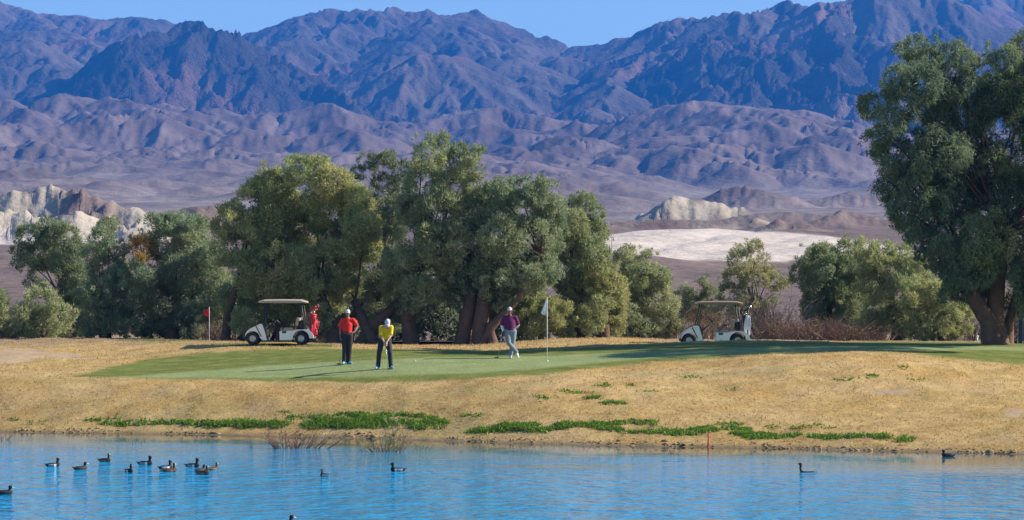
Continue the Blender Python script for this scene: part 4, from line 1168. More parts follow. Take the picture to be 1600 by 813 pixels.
def golf_cart(label, loc, roof_mat):
    root = empty('golf_cart', loc, label, 'golf cart', None)
    def part(name, mt, fn, bevel=0.0, smooth=False, parent=root):
        bm = bmesh.new(); fn(bm); return bm_obj(name, bm, mt, parent, smooth, bevel)
    W_, BK = M['white_paint'], M['black_plastic']
    arc = lambda cx, cz, r, a0, a1, n: [(cx + r * math.cos(math.radians(a0 + (a1 - a0) * i / n)), cz + r * math.sin(math.radians(a0 + (a1 - a0) * i / n))) for i in range(n + 1)]
    front = [(-.27, .26), (-.26, .40), (-.2, .50), (-.08, .59), (.1, .68), (.26, .755), (.33, .76), (.37, .70), (.47, .36), (.52, .17), (.36, .165)] + arc(0, .23, .27, 5, 172, 9)
    part('front_body', W_, lambda b: add_profile(b, front, -.55, .55), .025)
    part('front_trim', BK, lambda b: add_profile(b, [(.10, .685), (.13, .70), (.33, .30), (.30, .29)], -.562, -.545))
    part('dashboard', BK, lambda b: add_profile(b, [(.345, .765), (.43, .73), (.50, .50), (.50, .22), (.40, .62)], -.53, .53), .01)
    rear = [(.98, .17), (.97, .47), (1.0, .505), (1.45, .52), (1.62, .555), (1.9, .555), (2.04, .51), (2.14, .42), (2.21, .29), (2.19, .235)] + arc(1.75, .23, .30, 1, 179, 10) + [(1.42, .17)]
    part('rear_body', W_, lambda b: add_profile(b, rear, -.56, .56), .025)
    part('floor', BK, lambda b: add_box(b, (.3, -.52, .11), (1.46, .52, .165)), .01)
    part('front_bumper', BK, lambda b: add_box(b, (-.31, -.42, .20), (-.255, .42, .30)), .015)
    part('rear_bumper', BK, lambda b: add_box(b, (2.0, -.5, .12), (2.30, .5, .215)), .02)
    part('seat_cushion', M['seat_vinyl'], lambda b: add_box(b, (1.0, -.52, .525), (1.48, .52, .625)), .035)
    part('seat_base', BK, lambda b: add_box(b, (1.06, -.565, .42), (1.22, .565, .50)), .01)
    def sb(b):
        vs = add_box(b, (-.05, -.50, -.15), (.05, .50, .15)); bmesh.ops.rotate(b, verts=vs, cent=(0, 0, 0), matrix=Matrix.Rotation(.18, 3, 'Y'))
        for v in vs: v.co += Vector((1.60, 0, .83))
    part('seat_back', M['seat_vinyl'], sb, .04)
    for y in (-.54, .54):
        part('hip_restraint', BK, lambda b: add_tube(b, [(1.06, y, .56), (1.16, y, .66), (1.30, y, .77), (1.40, y, .79), (1.46, y, .75), (1.48, y, .57)], .018, 8), smooth=True)
        part('front_post', BK, lambda b: add_tube(b, [(.27, y * .93, .70), (.40, y * .95, 1.20), (.47, y * .95, 1.56)], .018, 8), smooth=True)
        part('windscreen_post', BK, lambda b: add_tube(b, [(.36, y * .9, .72), (.47, y * .92, 1.2), (.53, y * .92, 1.56)], .012, 8), smooth=True)
        part('rear_post', BK, lambda b: add_tube(b, [(1.86, y * .9, .52), (1.83, y * .9, .95), (1.75, y * .95, 1.56)], .024, 8), smooth=True)
        part('taillight', M['bright_red'], lambda b: add_box(b, (2.172, y - .05 * np.sign(y) - .05, .36), (2.19, y - .05 * np.sign(y) + .05, .40)))
    def rf(b):
        n = 10
        xs = np.linspace(.22, 1.93, n); vs = []
        for side in (0, 1):
            for i, x in enumerate(xs):
                t = (x - .22) / 1.71
                edge = math.sqrt(max(0.0, 1 - (2 * t - 1) ** 8))
                ztop = 1.585 + .055 * edge + .012 * math.sin(t * 3); zb = 1.535 - .0 * t
                for j, y in enumerate(np.linspace(-.58, .58, 9)):
                    e2 = math.sqrt(max(0.0, 1 - abs(y / .58) ** 6))
                    z = (zb + (1 - e2) * -.02) if side == 0 else ztop - .05 * (1 - e2) - .0
                    vs.append(b.verts.new((x, y, z)))
        idx = lambda s, i, j: vs[s * 90 + i * 9 + j]
        for s in (0, 1):
            for i in range(9):
                for j in range(8):
                    f = (idx(s, i, j), idx(s, i + 1, j), idx(s, i + 1, j + 1), idx(s, i, j + 1))
                    b.faces.new(f if s else f[::-1])
        rim_ = [(i, 0) for i in range(10)] + [(9, j) for j in range(1, 9)] + [(i, 8) for i in range(8, -1, -1)] + [(0, j) for j in range(7, 0, -1)]
        for (i, j), (i2, j2) in zip(rim_, rim_[1:] + rim_[:1]):
            b.faces.new((idx(0, i, j), idx(0, i2, j2), idx(1, i2, j2), idx(1, i, j)))
    part('roof', roof_mat, rf, smooth=False)
    part('steering_column', BK, lambda b: add_tube(b, [(.44, -.26, .52), (.84, -.26, .89)], .022, 8), smooth=True)
    def sw(b):
        ax = Vector((.40, 0, .37)).normalized(); u = Vector((0, 1, 0)); v = ax.cross(u); c = Vector((.85, -.26, .90))
        P = [c + (u * math.cos(2 * math.pi * k / 20) + v * math.sin(2 * math.pi * k / 20)) * .175 for k in range(20)]
        add_tube(b, P + P[:1], .017, 6, cap=False)
        for k in (2, 8, 15): add_tube(b, [c, P[k]], .012, 6)
    part('steering_wheel', BK, sw, smooth=True)
    part('pedal', BK, lambda b: add_profile(b, [(.50, .22), (.52, .22), (.60, .36), (.58, .37)], -.3, -.18))
    part('bag_rack', BK, lambda b: (add_tube(b, [(1.88, -.45, .56), (1.90, -.45, .95), (1.90, .45, .95), (1.88, .45, .56)], .02, 8), add_box(b, (1.86, -.42, .62), (1.89, .42, .70))), smooth=False)
    part('basket', BK, lambda b: add_box(b, (1.68, -.40, .60), (1.84, .40, .88)), .02)
    part('cup_holder', M['white_paint'], lambda b: add_tube(b, [(1.78, -.47, .90), (1.78, -.47, 1.0)], [.04, .045], 10), smooth=True)
    for ax_ in (0, 1.75): part('axle', BK, lambda b: add_tube(b, [(ax_, -.45, .23), (ax_, .45, .23)], .035, 6))
    for x in (0, 1.75):
        for y in (-.47, .47):
            wheel(x, y, .23, root)
    return root

pos = on_ground(397, 93)
cart1 = golf_cart('white golf cart with beige roof parked under trees carrying the red golf bag', pos, M['beige_plastic'])
pos2 = on_ground(1075, 92.5)
cart2 = golf_cart('white golf cart with roof coloured in shaded brown half hidden behind the crest carrying the black bag', pos2, M['roof_shade_brown'])
b1 = golf_bag('red golf bag with red club covers strapped on the back of the cart', Vector(pos) + Vector((2.08, -.22, .255)), M['red_nylon'], M['bright_red'], [M['bright_red'], M['red_nylon'], M['club_head']])
b2 = golf_bag('black golf bag with dark club heads on the cart with the shade-brown roof', Vector(pos2) + Vector((2.06, -.22, .255)), M['black_nylon'], M['black_nylon'], [M['black_nylon'], M['club_head'], M['steel']])
b1.rotation_euler = (0, .10, 0); b2.rotation_euler = (0, .04, 0)

def cloth_sheet(name, label, cat, loc, pts, depth, mt, thick=.008):
    """hanging cloth: pts = list of (z, x_left, x_right); folds run down it."""
    n = 13
    bm = bmesh.new(); rows = []
    for side in (0, 1):
        rws = []
        for i, (z, a, b) in enumerate(pts):
            r = []
            for j in range(n):
                t = j / (n - 1)
                f = depth * math.sin(t * 9 + i * .5) * (.3 + i / len(pts)) + (thick if side else 0)
                r.append(bm.verts.new((a + (b - a) * t, f, z + .012 * math.sin(t * 7) * i / len(pts))))
            rws.append(r)
        rows.append(rws)
    for s in (0, 1):
        for i in range(len(pts) - 1):
            for j in range(n - 1):
                q = (rows[s][i][j], rows[s][i][j + 1], rows[s][i + 1][j + 1], rows[s][i + 1][j])
                bm.faces.new(q if s else q[::-1])
    m = len(pts) - 1
    ring = [(0, j) for j in range(n)] + [(i, n - 1) for i in range(1, m + 1)] + [(m, j) for j in range(n - 2, -1, -1)] + [(i, 0) for i in range(m - 1, 0, -1)]
    for (i, j), (i2, j2) in zip(ring, ring[1:] + ring[:1]):
        bm.faces.new((rows[0][i][j], rows[0][i2][j2], rows[1][i2][j2], rows[1][i][j]))
    o = bm_obj(name, bm, mt, None, True)
    o.location = loc
    if label: tag(o, label, cat)
    return o
cloth_sheet('towel', 'white towel draped over the black golf bag', 'towel', Vector(pos2) + Vector((2.08, -.385, .42)), [(.70, -.02, .13), (.5, -.07, .15), (.3, -.10, .15), (.12, -.09, .14), (0, -.05, .13)], .02, M['white_cloth'])

# ------------------------------------------------------------------ people
SKIN = {}
def skin(name, c):
    if name not in SKIN: SKIN[name] = plain(name, c, .55, var=.06)
    return SKIN[name]

def hand(bm, w, d, curl, r=.0):
    """palm and five fingers from wrist w, pointing along d, curling towards curl."""
    d = Vector(d).normalized(); c = Vector(curl); c = (c - d * c.dot(d)).normalized(); s = d.cross(c)
    w = Vector(w)
    palm = w + d * .05
    add_limb(bm, [w, w + d * .045, w + d * .085], [(.027), (.034), (.033)], 8)
    for k, ln in enumerate((.068, .078, .074, .058)):
        o = (k - 1.5) * .0215
        p0 = w + d * .085 + s * o
        p1 = p0 + (d * .8 + c * .45).normalized() * ln * .5
        p2 = p1 + (d * .1 + c * .95).normalized() * ln * .38
        p3 = p2 + (c * .75 - d * .6).normalized() * ln * .28
        add_limb(bm, [p0, p1, p2, p3], [.0105, .0098, .0092, .008], 6)
    t0 = w + d * .03 - s * .028
    t1 = t0 + (d * .6 - s * .6 + c * .4).normalized() * .04
    t2 = t1 + (d * .6 + c * .7).normalized() * .032
    add_limb(bm, [t0, t1, t2], [.014, .0115, .0095], 6)

def person(label, loc, J, cols, fat=1.0, cap_col=None, cap_dir=(0, -1, 0), undersleeve=None, glasses=None, bow=0.0):
    root = empty('person', loc, label, 'person')
    V3 = lambda k: Vector(J[k])
    sk = skin(*cols['skin'])
    hd = V3('head'); nk = V3('neck'); pel = V3('pelvis'); ch = V3('chest')
    face = Vector(cap_dir).normalized(); upv = (hd - nk).normalized() if bow else Vector((0, 0, 1))
    side = face.cross(upv).normalized(); upv = side.cross(face).normalized()
    # body: one continuous skin
    bm = bmesh.new()
    Rm = Matrix((side, -face, upv)).transposed()
    def hb(off, r):
        vs = add_ball(bm, (0, 0, 0), r, 14, 10)
        for v in vs: v.co = hd + Rm @ (v.co + Vector(off))
    hb((0, .005, .02), (.077, .097, .098)); hb((0, -.018, -.05), (.056, .07, .066)); hb((0, -.062, -.088), (.026, .022, .02))
    hb((0, -.102, -.022), (.013, .018, .022)); hb((0, -.085, .022), (.05, .014, .012)); hb((0, -.088, -.058), (.022, .01, .008))
    hb((.078, .012, -.012), (.012, .02, .03)); hb((-.078, .012, -.012), (.012, .02, .03)); hb((.035, -.075, -.025), (.02, .016, .02)); hb((-.035, -.075, -.025), (.02, .016, .02))
    add_limb(bm, [hd + Rm @ Vector((0, .02, -.06)), nk - Vector((0, 0, .03))], [.052, .058])
    add_limb(bm, [nk - Vector((0, 0, .03)), ch, pel], [(.09, .07), (.14 * fat, .095 * fat), (.13 * fat, .095 * fat)])
    for s in 'ab':
        sh, el, wr = V3('sh_' + s), V3('el_' + s), V3('wr_' + s)
        add_limb(bm, [nk - Vector((0, 0, .05)), sh], [.06, .058])
        add_limb(bm, [sh, sh.lerp(el, .5), el, el.lerp(wr, .35), wr], [.052 * fat, .046 * fat, .038, .039, .027])
        hand(bm, wr, J['hd_' + s], J['cl_' + s])
        hp, kn, an = V3('hip_' + s), V3('kn_' + s), V3('an_' + s)
        add_limb(bm, [pel, hp], [.1, .085])
        add_limb(bm, [hp, hp.lerp(kn, .5), kn, kn.lerp(an, .35), an], [.085, .072, .052, .053, .036])
        add_limb(bm, [an, an + Vector(J['ft_' + s]) * .12 - Vector((0, 0, .04))], [.036, .03])
    remeshed('body', bm, .0095, sk, root, 2, dec=.45)
    # shirt: torso and short sleeves
    bm = bmesh.new()
    wd = .158 * fat; dp = .112 * fat
    waist = pel + Vector((0, 0, .03)) if not bow else pel + (ch - pel).normalized() * .04
    sp = (nk - pel).normalized()
    add_limb(bm, [waist - sp * .05, pel.lerp(ch, .45), ch, ch.lerp(nk, .55), nk - sp * .05], [(wd * .98, dp * 1.02), (wd, dp * 1.06), (wd * 1.04, dp * 1.03), (wd * .76, dp * .8), (.08, .07)], 16)
    add_tube(bm, [nk - sp * .06, nk + sp * .015], [.078, .066], 14)
    for s in 'ab':
        sh, el = V3('sh_' + s), V3('el_' + s)
        add_limb(bm, [ch.lerp(nk, .55), sh], [.085, .066 * fat])
        add_limb(bm, [sh, sh.lerp(el, .4), sh.lerp(el, .78)], [.067 * fat, .068 * fat, .066 * fat])
    remeshed('shirt', bm, .012, cols['shirt'], root, 2, dec=.5)
    if undersleeve:
        for s in 'ab':
            bm = bmesh.new(); sh, el, wr = V3('sh_' + s), V3('el_' + s), V3('wr_' + s)
            add_limb(bm, [sh.lerp(el, .7), el, el.lerp(wr, .4), el.lerp(wr, .93)], [.055, .05, .049, .038]); remeshed('sleeve', bm, .011, undersleeve, root, 1, dec=.5)
    # trousers
    bm = bmesh.new()
    add_limb(bm, [pel + sp * .04, pel - Vector((0, 0, .05))], [(wd * .95, dp * .99), (wd * 1.0, dp * 1.08)], 14)
    for s in 'ab':
        hp, kn, an = V3('hip_' + s), V3('kn_' + s), V3('an_' + s)
        add_limb(bm, [hp + (pel - hp) * .3, hp, hp.lerp(kn, .5), kn, kn.lerp(an, .5), an + (kn - an).normalized() * .0], [.11 * fat, .108 * fat, .094 * fat, .078, .072, .07], 12)
        add_tube(bm, [an + (kn - an).normalized() * .03, an - (kn - an).normalized() * .03], [.068, .072], 12)
    remeshed('trousers', bm, .012, cols['trousers'], root, 2, dec=.5)
    bm = bmesh.new()
    add_tube(bm, [pel + sp * .025, pel + sp * .06], [(wd * 1.0, dp * 1.05), (wd * 1.0, dp * 1.05)], 18); bm_obj('belt', bm, M['black_plastic'], root, True)
    for s in 'ab':
        an = V3('an_' + s); f = Vector(J['ft_' + s]).normalized()
        bm = bmesh.new()
        heel = an - f * .05; dz = J.get('fz_' + s, None)
        if dz is None:
            z0 = .0
            heel.z = .045; mid = Vector((an.x, an.y, .05)) + f * .07; toe = Vector((an.x, an.y, .035)) + f * .19
        else:
            mid = an + f * .08; toe = an + f * .19; heel = an - f * .045
        add_limb(bm, [heel, mid, toe], [.042, .046, .032], 10)
        add_limb(bm, [an, heel.lerp(mid, .5)], [.04, .042])
        for v in bm.verts:
            if dz is None: v.co.z = max(v.co.z, .004)
        remeshed('shoe', bm, .011, cols['shoe'], root, 2, dec=.6)
    # cap with peak
    bm = bmesh.new()
    res = bmesh.ops.create_uvsphere(bm, u_segments=18, v_segments=12, radius=1)
    for v in list(bm.verts):
        if v.co.z < -.12: bm.verts.remove(v)
    for v in bm.verts: v.co = Vector((v.co.x * .083, v.co.y * .103 + .004, v.co.z * .078 + .045))
    n = 12
    for (z, ext) in ((0, 1),):
        top = []; bot = []
        for k in range(n + 1):
            t = math.pi * (k / n) + math.pi
            x, y = .08 * math.cos(t), .1 * math.sin(t)
            top.append((bm.verts.new((x, y, .044)), bm.verts.new((x * .98, y * 1.0 - .078 * math.sin(math.pi * k / n) , .030))))
            bot.append((bm.verts.new((x, y, .036)), bm.verts.new((x * .98, y * 1.0 - .078 * math.sin(math.pi * k / n) , .022))))
        for k in range(n):
            bm.faces.new((top[k][0], top[k + 1][0], top[k + 1][1], top[k][1])); bm.faces.new((bot[k][1], bot[k + 1][1], bot[k + 1][0], bot[k][0]))
            bm.faces.new((top[k][1], top[k + 1][1], bot[k + 1][1], bot[k][1]))
    for v in bm.verts: v.co = hd + Rm @ v.co
    bm_obj('cap', bm, cap_col, root, True)
    bm = bmesh.new(); add_ball(bm, (0, 0, 0), (.008, .008, .008))
    for v in bm.verts: v.co = hd + Rm @ (v.co + Vector((0, 0, .125)))
    bm_obj('cap_button', bm, cap_col, root, True)
    bm = bmesh.new()
    vs = add_ball(bm, (0, 0, 0), (.081, .06, .07), 12, 8)
    for v in vs: v.co = hd + Rm @ (v.co + Vector((0, .05, -.012)))
    bm_obj('hair', bm, cols['hair'], root, True)
    for sx in (-1, 1):
        bm = bmesh.new(); vs = add_ball(bm, (0, 0, 0), (.012, .007, .007), 8, 6)
        for v in vs: v.co = hd + Rm @ (v.co + Vector((sx * .031, -.091, .004)))
        bm_obj('eye', bm, M['black_plastic'], root, True)
    if glasses:
        bm = bmesh.new()
        for sx in (-1, 1):
            vs = add_ball(bm, (0, 0, 0), (.029, .006, .018), 12, 6)
            for v in vs: v.co = hd + Rm @ (v.co + Vector((sx * .034, -.103, .002)))
        gl = bm_obj('glasses', bm, glasses, root, True)
        bm = bmesh.new()
        for sx in (-1, 1):
            add_tube(bm, [hd + Rm @ Vector((sx * .062, -.1, .006)), hd + Rm @ Vector((sx * .08, -.03, .006)), hd + Rm @ Vector((sx * .08, .02, .0))], .003, 6)
        add_tube(bm, [hd + Rm @ Vector((-.01, -.106, .006)), hd + Rm @ Vector((.01, -.106, .006))], .003, 6)
        bm_obj('glasses_frame', bm, M['black_plastic'], gl, True)
    return root

def putter(label, grip, foot, toe=(1, 0, 0)):
    g = Vector(grip); f = Vector(foot); t = Vector(toe).normalized()
    root = empty('putter', f, label, 'golf club')
    up = (g - f).normalized()
    bm = bmesh.new(); add_tube(bm, [f * 0 + up * .03, g - f], [.0065, .0075], 8); bm_obj('shaft', bm, M['steel'], root, True)
    bm = bmesh.new(); add_tube(bm, [(g - f) - up * .16, (g - f) + up * .09], [.012, .015], 8); bm_obj('grip', bm, M['black_rubber'], root, True)
    bm = bmesh.new(); add_box(bm, (-.03, -.025, .004), (.085, .025, .032))
    for v in bm.verts:
        x, y = v.co.x, v.co.y
        v.co.x = t.x * x - t.y * y; v.co.y = t.y * x + t.x * y
    bm_obj('club_head', bm, M['club_head'], root, False, .006)
    return root

NAVY = mat('navy_trousers', (.016, .02, .035), .85, var=.2)
CHAR = mat('charcoal_trousers', (.022, .02, .026), .85, var=.2)
GREY = mat('grey_trousers', (.19, .225, .27), .85, var=.1)
RED = mat('red_polo', (.68, .018, .012), .8, var=.1)
YEL = mat('yellow_polo', (.72, .56, .0), .8, var=.1)
PUR = mat('purple_polo', (.105, .004, .075), .8, var=.15)
CAPW = mat('white_cap', (.56, .60, .68), .85, var=.04)
CAPG = mat('grey_cap', (.42, .46, .55), .85, var=.05)
BSHOE = mat('blue_shoe', (.12, .42, .66), .5, var=.1)
WSHOE = mat('white_shoe', (.72, .76, .82), .5, var=.06)
HAIR = mat('dark_hair', (.03, .02, .015), .8)
GHAIR = mat('grey_hair', (.2, .19, .18), .8)
UNDER = mat('white_undersleeve', (.68, .70, .76), .85, var=.05)
LENS = mat('amber_lens', (.62, .34, .02), .2)
def ground_at(px, Y): return on_ground(px, Y)

p1 = ground_at(542, hit(542, 570))
J1 = dict(head=(.025, -.02, 1.635), neck=(.025, .0, 1.48), chest=(.02, 0, 1.29), pelvis=(.0, .01, .98), sh_a=(-.155, 0, 1.41), el_a=(-.215, .03, 1.13), wr_a=(-.2, -.05, .89), hd_a=(.08, -.05, -1), cl_a=(1, -.2, 0),
          sh_b=(.205, 0, 1.42), el_b=(.325, .13, 1.22), wr_b=(.235, .0, 1.03), hd_b=(-.8, -.3, -.35), cl_b=(-.3, .2, -1), hip_a=(-.085, .01, .92), kn_a=(-.075, -.01, .5), an_a=(-.09, .03, .09), ft_a=(-.15, -1, 0),
          hip_b=(.1, .01, .92), kn_b=(.085, .02, .51), an_b=(.05, .1, .09), ft_b=(.55, -.85, 0))
person('person in red polo and charcoal trousers standing with one hand on the hip', p1, J1, dict(skin=('skin_tan', (.27, .135, .085)), shirt=RED, trousers=CHAR, shoe=BSHOE, hair=GHAIR), 1.0, CAPW, (.15, -1, -.1))
putter('putter held upright by the person in red', p1 + Vector((-.195, -.075, .84)), p1 + Vector((-.225, -.10, 0)), (-1, 0, 0))

p2 = ground_at(602, hit(602, 577))
J2 = dict(head=(.085, -.42, 1.44), neck=(.055, -.29, 1.365), chest=(.03, -.17, 1.23), pelvis=(-.01, .06, .95), sh_a=(-.13, -.24, 1.30), el_a=(-.12, -.30, 1.03), wr_a=(-.005, -.43, .83), hd_a=(.12, -.1, -1), cl_a=(1, .1, .1),
          sh_b=(.205, -.24, 1.31), el_b=(.185, -.30, 1.04), wr_b=(.065, -.43, .85), hd_b=(-.12, -.1, -1), cl_b=(-1, .1, .1), hip_a=(-.11, .06, .90), kn_a=(-.19, -.04, .50), an_a=(-.225, .03, .09), ft_a=(-.35, -1, 0),
          hip_b=(.09, .06, .90), kn_b=(.145, -.04, .50), an_b=(.17, .03, .09), ft_b=(.45, -1, 0))
person('person in yellow polo and navy trousers bending over a putt', p2, J2, dict(skin=('skin_fair', (.52, .31, .22)), shirt=YEL, trousers=NAVY, shoe=BSHOE, hair=GHAIR), .97, CAPW, (.05, -.72, -.7), bow=1)
putter('putter gripped by the person in yellow with its head on the green', p2 + Vector((.03, -.455, .80)), p2 + Vector((.12, -.50, .0)), (1, 0, 0))

p3 = ground_at(797, hit(797, 560))
J3 = dict(head=(-.017, -.03, 1.535), neck=(-.01, 0, 1.385), chest=(-.01, 0, 1.2), pelvis=(.005, .0, .90), sh_a=(-.19, 0, 1.31), el_a=(-.27, .02, 1.05), wr_a=(-.215, -.06, .86), hd_a=(-.05, -.15, -1), cl_a=(.6, -.5, 0),
          sh_b=(.175, .0, 1.31), el_b=(.26, .14, 1.07), wr_b=(.15, .16, .95), hd_b=(-1, -.1, -.3), cl_b=(0, -1, -.3), hip_a=(-.09, 0, .86), kn_a=(-.045, -.10, .48), an_a=(.20, -.11, .2), ft_a=(.35, -.25, -1), fz_a=1,
          hip_b=(.1, .0, .86), kn_b=(.08, .02, .46), an_b=(.02, .03, .09), ft_b=(-.15, -1, 0))
person('person in purple polo and grey trousers leaning with crossed legs on a putter', p3, J3, dict(skin=('skin_brown', (.20, .105, .065)), shirt=PUR, trousers=GREY, shoe=WSHOE, hair=HAIR), 1.12, CAPG, (-.12, -1, -.05), undersleeve=UNDER, glasses=LENS)
putter('putter slanting under the hand of the person in purple', p3 + Vector((-.225, -.10, .80)), p3 + Vector((-.41, -.16, 0)), (-1, -.3, 0))

# ------------------------------------------------------------------ flags, ball, stakes, posts
def flagstick(label, base, h, flag_pts, mt, pole_mt, lean=0.0):
    root = empty('flagstick', base, label, 'golf flag')
    bm = bmesh.new(); add_tube(bm, [(0, 0, -.05), (lean * h, 0, h)], [.011, .009], 8); bm_obj('pole', bm, pole_mt, root, True)
    bm = bmesh.new(); add_ball(bm, (lean * h, 0, h + .01), .018); bm_obj('finial', bm, pole_mt, root, True)
    bm = bmesh.new(); add_tube(bm, [(0, 0, -.04), (0, 0, .012)], .053, 14); bm_obj('cup_rim', bm, M['white_paint'], root, True)
    f = cloth_sheet('flag', None, None, (0, 0, 0), flag_pts, .035, mt)
    f.parent = root
    return root
WPOLE = mat('white_pole', (.75, .76, .78), .4)
FLAGW = mat('white_flag', (.80, .79, .82), .85, var=.05)
FLAGR = mat('red_flag', (.70, .012, .03), .8, var=.1)
fb = ground_at(855, hit(855, 564.5))
flagstick('white pole with a limp white flag standing in the putting green', fb, 2.0, [(2.0, -.03, .004), (1.85, -.08, .004), (1.68, -.14, .004), (1.52, -.20, .004), (1.46, -.11, .004)], FLAGW, WPOLE)
rf_ = ground_at(327, 99.5)
flagstick('short pole with a small red flag in front of the broad tamarisk', rf_, 1.32, [(1.32, -.03, .004), (1.2, -.16, .004), (1.08, -.24, .004), (.98, -.13, .004), (.94, -.07, .004)], FLAGR, WPOLE)

gb = ground_at(649, hit(649, 565.5))
bm = bmesh.new(); add_ball(bm, (0, 0, .022), .0235, 16, 12)
o = bm_obj('golf_ball', bm, M['white_paint'], None, True); o.location = gb
tag(o, 'white golf ball lying on the putting green between the golfers in yellow and purple', 'golf ball')

sp_ = pond_pt(1106, 699)
root = empty('hazard_stake', sp_, 'red hazard stake leaning slightly at the water edge', 'stake')
bm = bmesh.new(); add_tube(bm, [(0, 0, -.3), (.01, 0, .12), (.02, 0, .40)], [.022, .02, .018], 8); bm_obj('stake', bm, mat('red_stake', (.5, .015, .02), .6, var=.2), root, True)
bm = bmesh.new(); add_ball(bm, (.021, 0, .405), (.026, .026, .018)); bm_obj('stake_cap', bm, M['red_stake'], root, True)

for px, Y, h, r, lab in ((1594.5, 92, .98, .07, 'dark blue-grey timber post beside the big tree'), (1602, 91.5, .95, .06, 'second dark timber post next to the first beyond the big tree')):
    g = ground_at(px, Y)
    root = empty('timber_post', g, lab, 'post')
    bm = bmesh.new(); add_box(bm, (-r, -r, -.1), (r, r, h)); bm_obj('post', bm, M['navy_blue'], root, False, .012)
    bm = bmesh.new(); add_box(bm, (-r * 1.12, -r * 1.12, h - .002), (r * 1.12, r * 1.12, h + .03)); bm_obj('post_cap', bm, M['navy_blue'], root, False, .01)
g = ground_at(1587, 92)
root = empty('tee_marker', g, 'small dark block on the grass beside the timber posts', 'marker')
bm = bmesh.new(); add_box(bm, (-.06, -.05, -.02), (.06, .05, .10)); bm_obj('block', bm, M['black_plastic'], root, False, .012)
g = ground_at(1527, 95)
root = empty('tee_marker', g, 'small white marker on the strip beside the big trunk', 'marker')
bm = bmesh.new(); add_tube(bm, [(0, 0, -.05), (0, 0, .2)], [.03, .022], 8); add_ball(bm, (0, 0, .22), .045); bm_obj('marker_post', bm, M['white_paint'], root, True)
# thin pole out on the desert
Yp = 300.0
root = empty('utility_pole', at(956, 470, Yp), 'thin dark utility pole out in the desert by the pale mesa', 'pole')
bm = bmesh.new(); add_tube(bm, [(0, 0, -1.5), (0, 0, 9.4)], [.05, .035], 8); bm_obj('pole', bm, M['roof_shade_brown'], root, True)
bm = bmesh.new(); add_box(bm, (-.16, -.03, 8.9), (.16, .03, 8.96)); bm_obj('crossarm', bm, M['roof_shade_brown'], root)

# ------------------------------------------------------------------ ducks
FEATHER = tinted('feathers', .7, ((30.0, .15),), (), spec=.3)
BILL = mat('grey_bill', (.22, .24, .28), .5); BILLW = mat('white_bill', (.75, .72, .68), .5)
def lerp3(a, b, t): return np.array(a) * (1 - t[:, None]) + np.array(b) * t[:, None]
def bird(kind):
    bm = bmesh.new()
    # body along +x, waterline at z=0, length about .4
    if kind != 'low':
        add_limb(bm, [(-.13, 0, .045), (-.06, 0, .035), (.04, 0, .03), (.12, 0, .045), (.155, 0, .06)], [(.055, .045), (.085, .07), (.09, .075), (.07, .065), (.045, .045)], 12)
        add_tube(bm, [(-.15, 0, .055), (-.20, 0, .075), (-.225, 0, .09)], [(.045, .02), (.035, .012), (.02, .007)], 8)
        zh = .19 if kind != 'coot' else .165
        add_limb(bm, [(.12, 0, .07), (.135, 0, .12), (.135, 0, zh)], [.048, .034, .036], 10)
        add_ball(bm, (.145, 0, zh + .012), (.048, .036, .042)); 
        if kind in ('drake', 'hen'): add_ball(bm, (.125, 0, zh + .035), (.032, .026, .028))
    else:
        zh = .2
        add_limb(bm, [(-.20, 0, -.02), (-.1, 0, -.005), (.05, 0, -.01), (.12, 0, .0)], [(.03, .025), (.06, .03), (.06, .03), (.04, .035)], 10)
        add_limb(bm, [(.12, 0, .0), (.15, 0, .07), (.14, 0, .16)], [.03, .024, .026], 10)
        add_ball(bm, (.15, 0, .18), (.042, .03, .03))
    def colour(p):
        x, y, z = p[:, 0], p[:, 1], p[:, 2]
        n = len(p)
        if kind == 'drake':
            c = np.tile([.012, .011, .013], (n, 1)).astype(float)
            side = (z < .072) & (z > -.1) & (x > -.12) & (x < .085)
            c[side] = [.26, .26, .29]
            wedge = side & (x > .045); c[wedge] = [.8, .8, .8]
        elif kind == 'pale':
            c = np.tile([.05, .035, .03], (n, 1)).astype(float)
            c[(z < .07) & (x < .05)] = [.62, .52, .45]; c[(x > .12) & (z > .16) & (z < .19)] = [.7, .68, .65]
        elif kind == 'hen':
            c = np.tile([.075, .045, .03], (n, 1)).astype(float)
            c[(z < .06) & (x < .09)] = [.20, .13, .085]
            c[(x > .155) & (z > .15)] = [.42, .36, .30]
        elif kind == 'coot':
            c = np.tile([.028, .028, .032], (n, 1)).astype(float); c[z > .12] = [.008, .008, .009]
        else:
            c = np.tile([.02, .018, .016], (n, 1)).astype(float)
        return c
    o = remeshed('duck', bm, .011, FEATHER, None, 2, colour, dec=.6)
    bm = bmesh.new()
    add_tube(bm, [(.175, 0, zh + .008), (.20, 0, zh), (.232, 0, zh - .006)], [(.018, .018), (.018, .011), (.015, .006)] if kind != 'low' else [(.012, .012), (.008, .008), (.003, .003)], 8)
    b = bm_obj('bill', bm, BILLW if kind == 'coot' else BILL, o, True)
    return o, b
BIRDS = {}
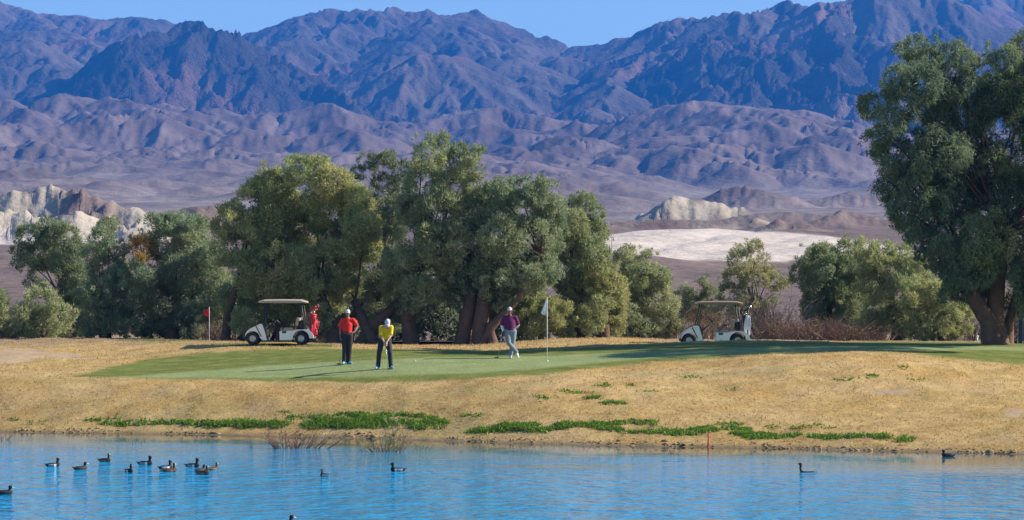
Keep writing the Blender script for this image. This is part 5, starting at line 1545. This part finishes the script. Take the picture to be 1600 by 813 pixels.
def put_bird(kind, px, py, deg, label, group=None, cat='duck', name='duck', s=1.0):
    if kind not in BIRDS:
        o, b = bird(kind); BIRDS[kind] = (o, b)
    else:
        o0, b0 = BIRDS[kind]
        o = o0.copy(); C.objects.link(o); b = b0.copy(); C.objects.link(b); b.parent = o
    for k in ('label', 'category', 'group'):
        if k in o: del o[k]
    o.name = name
    o.location = pond_pt(px, py); o.rotation_euler = (0, 0, math.radians(deg)); o.scale = (s * .86, s * .86, s * .8)
    tag(o, label, cat, group)
GD = 'ducks swimming in a loose flock'
put_bird('drake', 82, 729, 14, 'black-headed duck with grey side and cocked tail at the outer edge of the flock', GD)
put_bird('coot', 125, 734, 30, 'very dark hunched duck between the outer drake and the brown duck', GD, s=1.0)
put_bird('hen', 163, 721.5, -18, 'brown duck with a pale face swimming ahead of the flock towards the bank', GD)
put_bird('drake', 201, 738, -55, 'black duck turned away with a white flash on its breast', GD, s=.95)
put_bird('drake', 226, 726.5, -12, 'black-headed duck with the brightest white side in the flock', GD, s=1.08)
put_bird('drake', 258, 733, 28, 'black duck partly hidden behind the duck swimming beside it', GD)
put_bird('hen', 264, 737.5, 15, 'brown duck overlapping the black duck in the middle of the flock', GD)
put_bird('drake', 300, 730, -16, 'black duck with raised tail swimming in front of the brown pair', GD, s=1.05)
put_bird('coot', 313, 737, 50, 'dark duck just behind the pale brown duck', GD, s=.9)
put_bird('hen', 316, 741.5, -20, 'pale brown duck with white cheek overlapping a dark duck', GD)
put_bird('hen', 333, 734.5, 42, 'small brown duck at the end of the flock nearest the open water', GD, s=.85)
put_bird('pale', 508, 744.5, 140, 'small white-sided duck sitting low alone on open water', None, s=.8)
put_bird('drake', 622, 736.5, 186, 'dark duck with pointed tail alone beyond the green-brown shrub', None)
put_bird('coot', 6, 772.5, 5, 'dark coot with pale bill on open water apart from the duck flock', None, 'coot', 'coot')
put_bird('coot', 444, 821, 10, 'coot with a white bill swimming alone farthest from the grassy bank', None, 'coot', 'coot', s=.98)
put_bird('coot', 1482, 713.5, 178, 'dark grey coot drifting close to the bare bank', None, 'coot', 'coot')
put_bird('low', 1262, 738, 180, 'dark slim-necked bird swimming with its body awash', None, 'bird', 'diving_bird', s=1.25)
